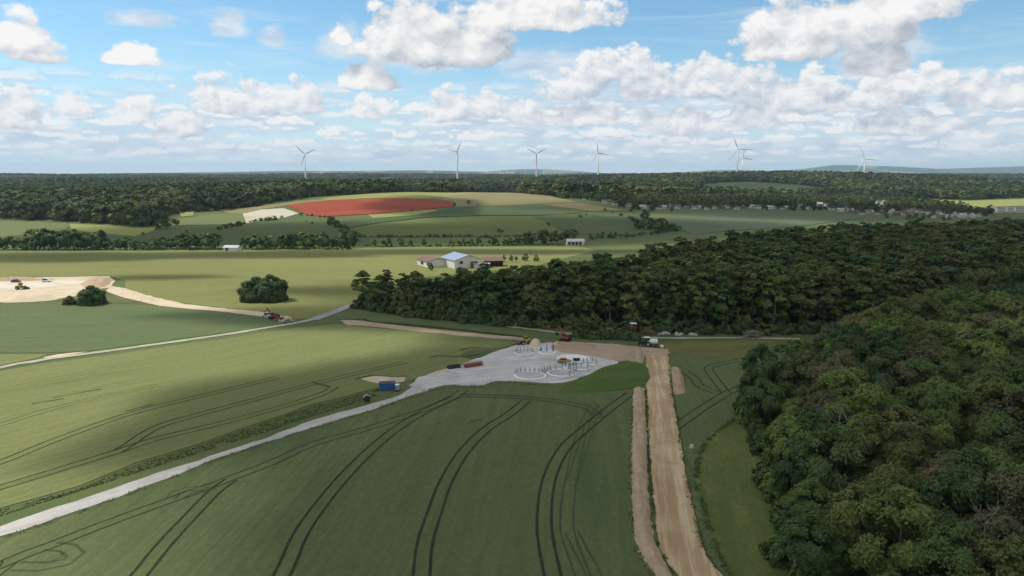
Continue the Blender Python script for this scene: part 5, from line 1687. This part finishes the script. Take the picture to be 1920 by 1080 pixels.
root = empty("water_barrel", (g.x, g.y, g.z + 0.1), 0, "small white barrel on the ground right of the tank trailer", "barrel")
MB().lathe([(0, 0), (0.42, 0), (0.48, 0.4), (0.42, 0.9), (0, 0.9)], 16).build("body", P_white, root, True); MB().lathe([(0, 0.92), (0.2, 0.92), (0.2, 1.0), (0, 1.0)], 12).build("lid", P_grey, root)

# blue skip and its neighbours at the road
g = G(726, 730)
root = empty("blue_container", (g.x, g.y, g.z + 0.02), R(12), "bright blue open skip container beside the gravel road", "container")
sk = MB()
sk.prism([(-1.7, 0.12), (1.7, 0.12), (1.9, 1.65), (-1.9, 1.65)], 1.9).build("body", P_blue, root)
MB().box((0, 0, 1.68), (3.55, 1.6, 0.04)).build("load", P_black, root)
for x in (-1.2, -0.4, 0.4, 1.2): MB().box((x, -0.98, 0.9), (0.1, 0.08, 1.4)).build("rib", P_blue, root)
for y in (-0.98, 0.98): MB().box((0, y, 1.66), (3.9, 0.1, 0.1)).build("rim", P_blue, root)
g = G(745, 733)
root = empty("generator", (g.x, g.y, g.z + 0.02), R(12), "grey white generator box right of the blue skip", "generator")
MB().box((0, 0, 0.85), (0.9, 0.9, 1.2)).build("housing", P_grey, root, False, 0.04); MB().box((0, 0, 1.5), (1.0, 1.0, 0.12)).build("lid", P_white, root); MB().box((0, 0, 0.15), (1.0, 1.0, 0.25)).build("base", P_dark, root)
g = G(688, 753)
root = empty("cable_drum", (g.x, g.y, g.z), R(15), "dark cable drum with a pale rim on the grassy verge", "cable drum")
for y in (-0.5, 0.5): MB().lathe([(0, -0.05), (0.75, -0.05), (0.75, 0.05), (0, 0.05)], 20, Matrix.Translation((0, y, 0.75)) @ Matrix.Rotation(math.pi / 2, 4, 'X')).build("flange", P_conc if y > 0 else P_black, root)
MB().lathe([(0, -0.45), (0.5, -0.45), (0.5, 0.45), (0, 0.45)], 20, Matrix.Translation((0, 0, 0.75)) @ Matrix.Rotation(math.pi / 2, 4, 'X')).build("cable", P_black, root)


# heaps of soil
def heap(name, outline_px, hgt, mat, label, cat="soil heap", rough=0.35, off=0.0, freq=0.5):
    pts = smooth_line([G(*p) for p in outline_px], 1.0, True)
    c = sum(pts, Vector()) / len(pts)
    n, k = len(pts), 10
    V, F = [], []
    for j in range(k + 1):
        t = j / k
        for p in pts:
            q = p.lerp(c, t)
            z = hgt * sst(min(1.0, t * 1.7)) * (0.85 + 0.3 * mnoise.noise(q * 0.25))
            z += rough * (mnoise.noise(Vector((q.x, q.y, 3)) * freq * 2) + 0.5 * mnoise.noise(Vector((q.x, q.y, 8)) * freq * 5)) * (0 if j == 0 else 1) * min(1, t * 3 + 0.15)
            V.append((q.x, q.y, h1(q.x, q.y) + off + max(z, -0.05 if j == 0 else 0.0)))
    for j in range(k):
        for i in range(n):
            F.append((j * n + i, j * n + (i + 1) % n, (j + 1) * n + (i + 1) % n, (j + 1) * n + i))
    me = np_mesh(name, V, F, mat, True)
    bm = bmesh.new(); bm.from_mesh(me); bmesh.ops.remove_doubles(bm, verts=bm.verts, dist=1e-3); bmesh.ops.recalc_face_normals(bm, faces=bm.faces); bm.to_mesh(me); bm.free()
    return tag(put(bpy.data.objects.new(name, me)), label, cat)


def berm(name, left_px, right_px, hgt, mat, label, step=0.8):
    """a long bank of loose soil between two lines"""
    def res(px, n):
        L = smooth_line([G(*p) for p in px], 0.5)
        d = [0]
        for a, b_ in zip(L, L[1:]): d.append(d[-1] + (b_ - a).length)
        t = np.linspace(0, d[-1], n)
        return np.stack([np.interp(t, d, [p.x for p in L]), np.interp(t, d, [p.y for p in L])], 1)
    A0 = smooth_line([G(*p) for p in left_px], 0.5)
    ln = sum((b_ - a).length for a, b_ in zip(A0, A0[1:]))
    n = int(ln / step); A = res(left_px, n); B = res(right_px, n)
    k = 12
    V, F = [], []
    for i in range(n):
        end = min(1.0, i / 3.0, (n - 1 - i) / 3.0)
        for j in range(k + 1):
            t = j / k
            q = A[i] * (1 - t) + B[i] * t
            if j in (0, k): q = q + 0.6 * np.array([mnoise.noise(Vector((q[0], q[1], 2)) * 0.9), mnoise.noise(Vector((q[0], q[1], 6)) * 0.9)])
            pr = (math.sin(math.pi * t) ** 0.75) if 0 < t < 1 else 0
            v = Vector((q[0], q[1], 0))
            z = hgt * pr * (0.9 + 0.35 * mnoise.noise(v * 0.22)) * end
            z += pr * end * (0.55 * mnoise.noise(v * 0.8) + 0.42 * mnoise.noise(v * 1.9 + Vector((4, 4, 4))))
            V.append((q[0], q[1], h1(q[0], q[1]) + max(z, -0.05)))
    for i in range(n - 1):
        for j in range(k):
            F.append((i * (k + 1) + j, i * (k + 1) + j + 1, (i + 1) * (k + 1) + j + 1, (i + 1) * (k + 1) + j))
    me = np_mesh(name, V, F, mat, True)
    return tag(put(bpy.data.objects.new(name, me)), label, "soil heap")


berm("soil_bank", [(1187, 726), (1185, 805), (1183, 897), (1187, 995), (1201, 1041), (1225, 1080), (1290, 1190)], [(1208, 728), (1213, 805), (1215, 897), (1220, 964), (1229, 1017), (1261, 1080), (1325, 1190)], 1.15, M_spoil, "long narrow bank of tan soil along the left side of the dirt track")
heap("soil_heap", [(1257, 690), (1270, 688), (1279, 700), (1284, 725), (1283, 737), (1274, 741), (1262, 739), (1260, 715)], 1.3, M_spoil, "short tan soil heap on the right side of the dirt track")
heap("soil_heap", [(1056, 652), (1085, 645), (1118, 648), (1120, 659), (1090, 662), (1062, 659)], 1.1, M_earth, "flat brown soil heap behind the white ring on the building site", off=0.1)
heap("soil_heap", [(1176, 658), (1200, 655), (1208, 668), (1204, 681), (1190, 678), (1180, 668)], 1.2, M_earth, "brown soil heap beside the upper end of the dirt track", off=0.1)
heap("sand_heap", [(990, 648), (1003, 640), (1016, 645), (1012, 651), (998, 652)], 1.5, M_sand, "pale yellow sand heap next to the yellow wheel loader", off=0.1, rough=0.15)
heap("soil_heap", [(1036, 646), (1046, 643), (1051, 646), (1044, 649)], 0.8, M_track, "small reddish soil heap left of the rust red excavator", off=0.1)
heap("soil_heap", [(522, 598), (540, 593), (548, 597), (535, 604)], 1.0, M_track, "reddish soil heap at the end of the sandy road in the left field", off=0.05)
heap("soil_heap", [(0, 560), (60, 552), (100, 552), (110, 561), (60, 566), (0, 567)], 1.6, M_sand, "long sandy soil heap at the front of the left pit", off=0.05)
heap("soil_heap", [(150, 532), (185, 523), (210, 526), (200, 538), (165, 542)], 1.8, M_spoil, "tan soil heap at the right end of the left pit", off=0.05)
heap("soil_heap", [(205, 545), (240, 546), (275, 556), (300, 565), (290, 571), (250, 562), (215, 553)], 0.9, M_sand, "crumbly tan soil ridge along the sandy road in the left field", off=0.05)
heap("soil_heap", [(-140, 527), (0, 523), (100, 522), (100, 526), (0, 528), (-140, 531)], 1.4, M_spoil, "low tan soil heap along the far rim of the left pit", off=0.05)
g = G(40, 543)
loader((g.x, g.y, g.z + 0.15), R(10), "pale yellow loader parked in the sandy pit at the left", P_yellow, 0.9)
g = G(30, 530)
car((g.x, g.y, g.z + 0.15), R(0), "dark car parked on the far side of the sandy pit", P_black, 0.95)
g = G(88, 529)
car((g.x, g.y, g.z + 0.15), R(0), "white van parked on the far side of the sandy pit", P_white, 0.95, "van", "van", True)


# ------------------------------------------------------------------ ring bases with their posts
def ring(px, py, rx, posts, mat, pmat, label, disc=False, hp=1.0, arc=(15, 165), seed=0):
    g = G(px, py)
    r_ = random.Random(seed)
    Rr = rx * mpp(g)
    root = empty("ring_base", (g.x, g.y, g.z + 0.17), 0, label, "ring base", "ring bases on the gravel")
    n = 40
    MB().lathe([(Rr - 0.62, 0), (Rr, 0), (Rr, 0.26), (Rr - 0.1, 0.32), (Rr - 0.52, 0.32), (Rr - 0.62, 0.26)], n, close=True).build("ring", mat, root)
    if disc: MB().lathe([(0, 0.24), (Rr - 0.55, 0.24)], n).build("cover", mat, root)
    for k in range(posts):
        a = R(arc[0] + (arc[1] - arc[0]) * k / max(1, posts - 1))
        x, y = (Rr - 0.3) * math.cos(a), (Rr - 0.3) * math.sin(a)
        h_ = hp * r_.uniform(0.85, 1.1)
        p_ = MB().box((x, y, 0.3 + h_ / 2), (0.28, 0.28, h_), rz=a, taper=0.7)
        p_.box((x, y, 0.37), (0.6, 0.45, 0.12), rz=a)
        p_.box((x * 0.95, y * 0.95, 0.3 + h_ * 0.55), (0.5, 0.14, 0.14), rz=a)
        p_.build("post", pmat, root)
    return root


ring(983, 664, 19, 7, P_conc, P_post, "white ring base with grey posts farthest left at the back of the gravel", seed=1)
ring(1026, 663, 16, 3, P_white, P_blue, "small white ring base carrying three blue posts", hp=1.5, arc=(35, 145), seed=2)
ring(1075, 675, 31, 0, P_white, P_post, "white covered ring base behind the yellow car", True, seed=3)
ring(994, 706, 31, 9, P_white, P_post, "large white ring base with grey posts nearest the left edge of the gravel", seed=4)
ring(1053, 701, 28, 9, P_white, P_post, "large white ring base with grey posts at the front edge of the gravel", arc=(-60, 170), seed=5)
ring(1089, 692, 17, 5, P_white, P_post, "middle sized white ring base with grey posts right of the large front ones", arc=(-40, 200), seed=6)
ring(1106, 683, 15, 6, P_white, P_post, "white ring base with grey posts at the right end of the row", arc=(-30, 200), seed=7)
ring(1061, 690, 9, 3, P_white, P_blue, "smallest white ring base with bluish posts between the larger ones", hp=0.9, seed=8)
for k, (px, py) in enumerate([(1016, 699), (1021, 698), (1026, 697), (1031, 696), (1075, 688), (1080, 687)]):
    g = G(px, py)
    p_ = MB().box((0, 0, 0.65), (0.3, 0.3, 1.3), taper=0.75); p_.box((0, 0, 0.08), (0.7, 0.5, 0.16))
    o = p_.build("steel_post", P_grey); o.location = (g.x, g.y, g.z + 0.15); o.rotation_euler = (0, 0, k)
    tag(o, "short grey steel post standing loose on the gravel between ring bases", "post", "loose steel posts between the ring bases")
g = G(1075, 697)
root = empty("steel_gantry", (g.x, g.y, g.z + 0.15), R(10), "tall grey steel gantry standing among the ring bases", "gantry")
for x in (-0.8, 0.8): MB().box((x, 0, 1.0), (0.16, 0.16, 2.0)).build("leg", P_grey, root)
MB().box((0, 0, 2.08), (1.9, 0.2, 0.18)).build("crossbar", P_grey, root)

# stacks beside the road
g = G(884, 686)
root = empty("formwork_stack", (g.x, g.y, g.z + 0.15), R(32), "stack of red brown boards and grey panels on the gravel edge", "stack of boards")
root.scale = (1.3, 1.3, 1.0)
for k in range(4): MB().box((0, -0.9 + 0.05 * k, 0.14 + 0.2 * k), (4.0 - 0.25 * k, 1.0, 0.17)).build("board", P_redwood, root)
for k in range(3): MB().box((0.6, 0.5, 0.14 + 0.22 * k), (4.2, 1.0, 0.18)).build("panel", P_grey, root)
g = G(851, 691)
root = empty("dark_trough", (g.x, g.y, g.z + 0.1), R(30), "long dark open trough beside the boards on the gravel edge", "trough")
for y in (-0.6, 0.6): MB().box((0, y, 0.4), (3.4, 0.1, 0.8)).build("side", P_black, root)
for x in (-1.65, 1.65): MB().box((x, 0, 0.4), (0.1, 1.1, 0.78)).build("end", P_black, root)
MB().box((0, 0, 0.06), (3.2, 1.1, 0.1)).build("bottom", P_wood, root)
for k in range(6):
    g = G(863 + 3.3 * k, 724.5)
    o = MB().box((0, 0, 0.3), (0.38, 0.38, 0.6), taper=0.8).build("white_sack", P_white, None, False, 0.1); o.location = (g.x, g.y, g.z + 0.12)
    tag(o, "small white sack in the row along the front edge of the gravel", "sack", "white sacks along the gravel edge")


# boulders, brush piles and the raised hide at the foot of the wood
def rock(x, y, s, label, group, mat=P_stone):
    bm = bmesh.new(); bmesh.ops.create_icosphere(bm, subdivisions=2, radius=1)
    sd = random.uniform(0, 50)
    for v in bm.verts:
        v.co *= 1 + 0.35 * mnoise.noise(v.co * 1.3 + Vector((sd, 0, 0)))
        v.co.z *= 0.75
    me = bpy.data.meshes.new("boulder"); bm.to_mesh(me); bm.free(); me.materials.append(mat)
    o = put(bpy.data.objects.new("boulder", me)); o.location = (x, y, h1(x, y) + 0.35 * s); o.scale = (s, s, s)
    return tag(o, label, "boulder", group)


for k in range(30):
    c_ = random.choice([(1240, 627), (1250, 627), (1273, 628), (1297, 628), (1302, 629)])
    g = G(c_[0] + random.uniform(-5, 5), c_[1] + random.uniform(-1.3, 1.3))
    rock(g.x, g.y, random.uniform(0.3, 0.75), "pale boulder in the row of stones at the foot of the tall wood", "pale boulders at the foot of the wood")


def brush(px, py, wpx, h, n, mat, label, sd):
    g = G(px, py); r = random.Random(sd)
    W = wpx * mpp(g) / 2
    mb = MB()
    for k in range(n):
        a = r.uniform(0, math.pi); x = r.gauss(0, 0.42) * W; y = r.gauss(0, 0.5)
        z = h * max(0.06, (1 - (x / W) ** 2)) * r.uniform(0.1, 0.95)
        d = Vector((math.cos(a), math.sin(a) * 0.6, r.uniform(-0.35, 0.35))) * r.uniform(0.5, 1.3)
        c = Vector((x, y, z)); q = r.uniform(0.06, 0.16)
        mb.tube(c - d, c + d, q, q * 0.8, 6)
    o = mb.build("brush_pile", mat); o.location = g
    return tag(o, label, "brush pile", None, 'stuff')


brush(986, 609, 34, 2.0, 130, P_wood, "heap of cut branches at the left foot of the tall wood", 1)
brush(1412, 633, 40, 2.3, 170, M_deadwood, "rounded heap of pale cut logs at the right foot of the tall wood", 2)
brush(1150, 622, 50, 1.5, 130, M_deadwood, "long low heap of grey cut branches behind the hedge", 3)
brush(1215, 627, 46, 1.3, 110, P_wood, "long low heap of brown branches right of the raised hide", 4)
g = G(1187, 628)
root = empty("raised_hide", (g.x, g.y, g.z), R(10), "wooden hunting hide on legs with a white roof before the tall wood", "hunting hide")
for x in (-0.6, 0.6):
    for y in (-0.6, 0.6): MB().chain([(x * 1.3, y * 1.3, 0), (x, y, 2.3)], [0.09, 0.07], 6).build("leg", P_wood, root)
MB().box((0, 0, 2.95), (1.5, 1.5, 1.3)).build("cabin", P_redwood, root); MB().box((0, 0, 3.68), (1.9, 1.9, 0.12)).build("roof", P_white, root)
MB().box((0, -0.76, 3.1), (0.9, 0.06, 0.4)).build("window", P_black, root)
g = G(1295, 839)
MBx = heap("stone_pile", [(1290, 837), (1296, 833), (1303, 835), (1300, 842), (1292, 843)], 0.5, P_stone, "small pale stone pile lying in the corn right of the dirt track", "stone pile", 0.25)

# ------------------------------------------------------------------ the air
M_haze = volume_mat("haze_air", 5.0e-5, (0.50, 0.68, 0.90), 0.2)
hz_ = MB().box((0, 9000, 166), (46000, 29000, 346)).build("haze", M_haze)
tag(hz_, kind='stuff')
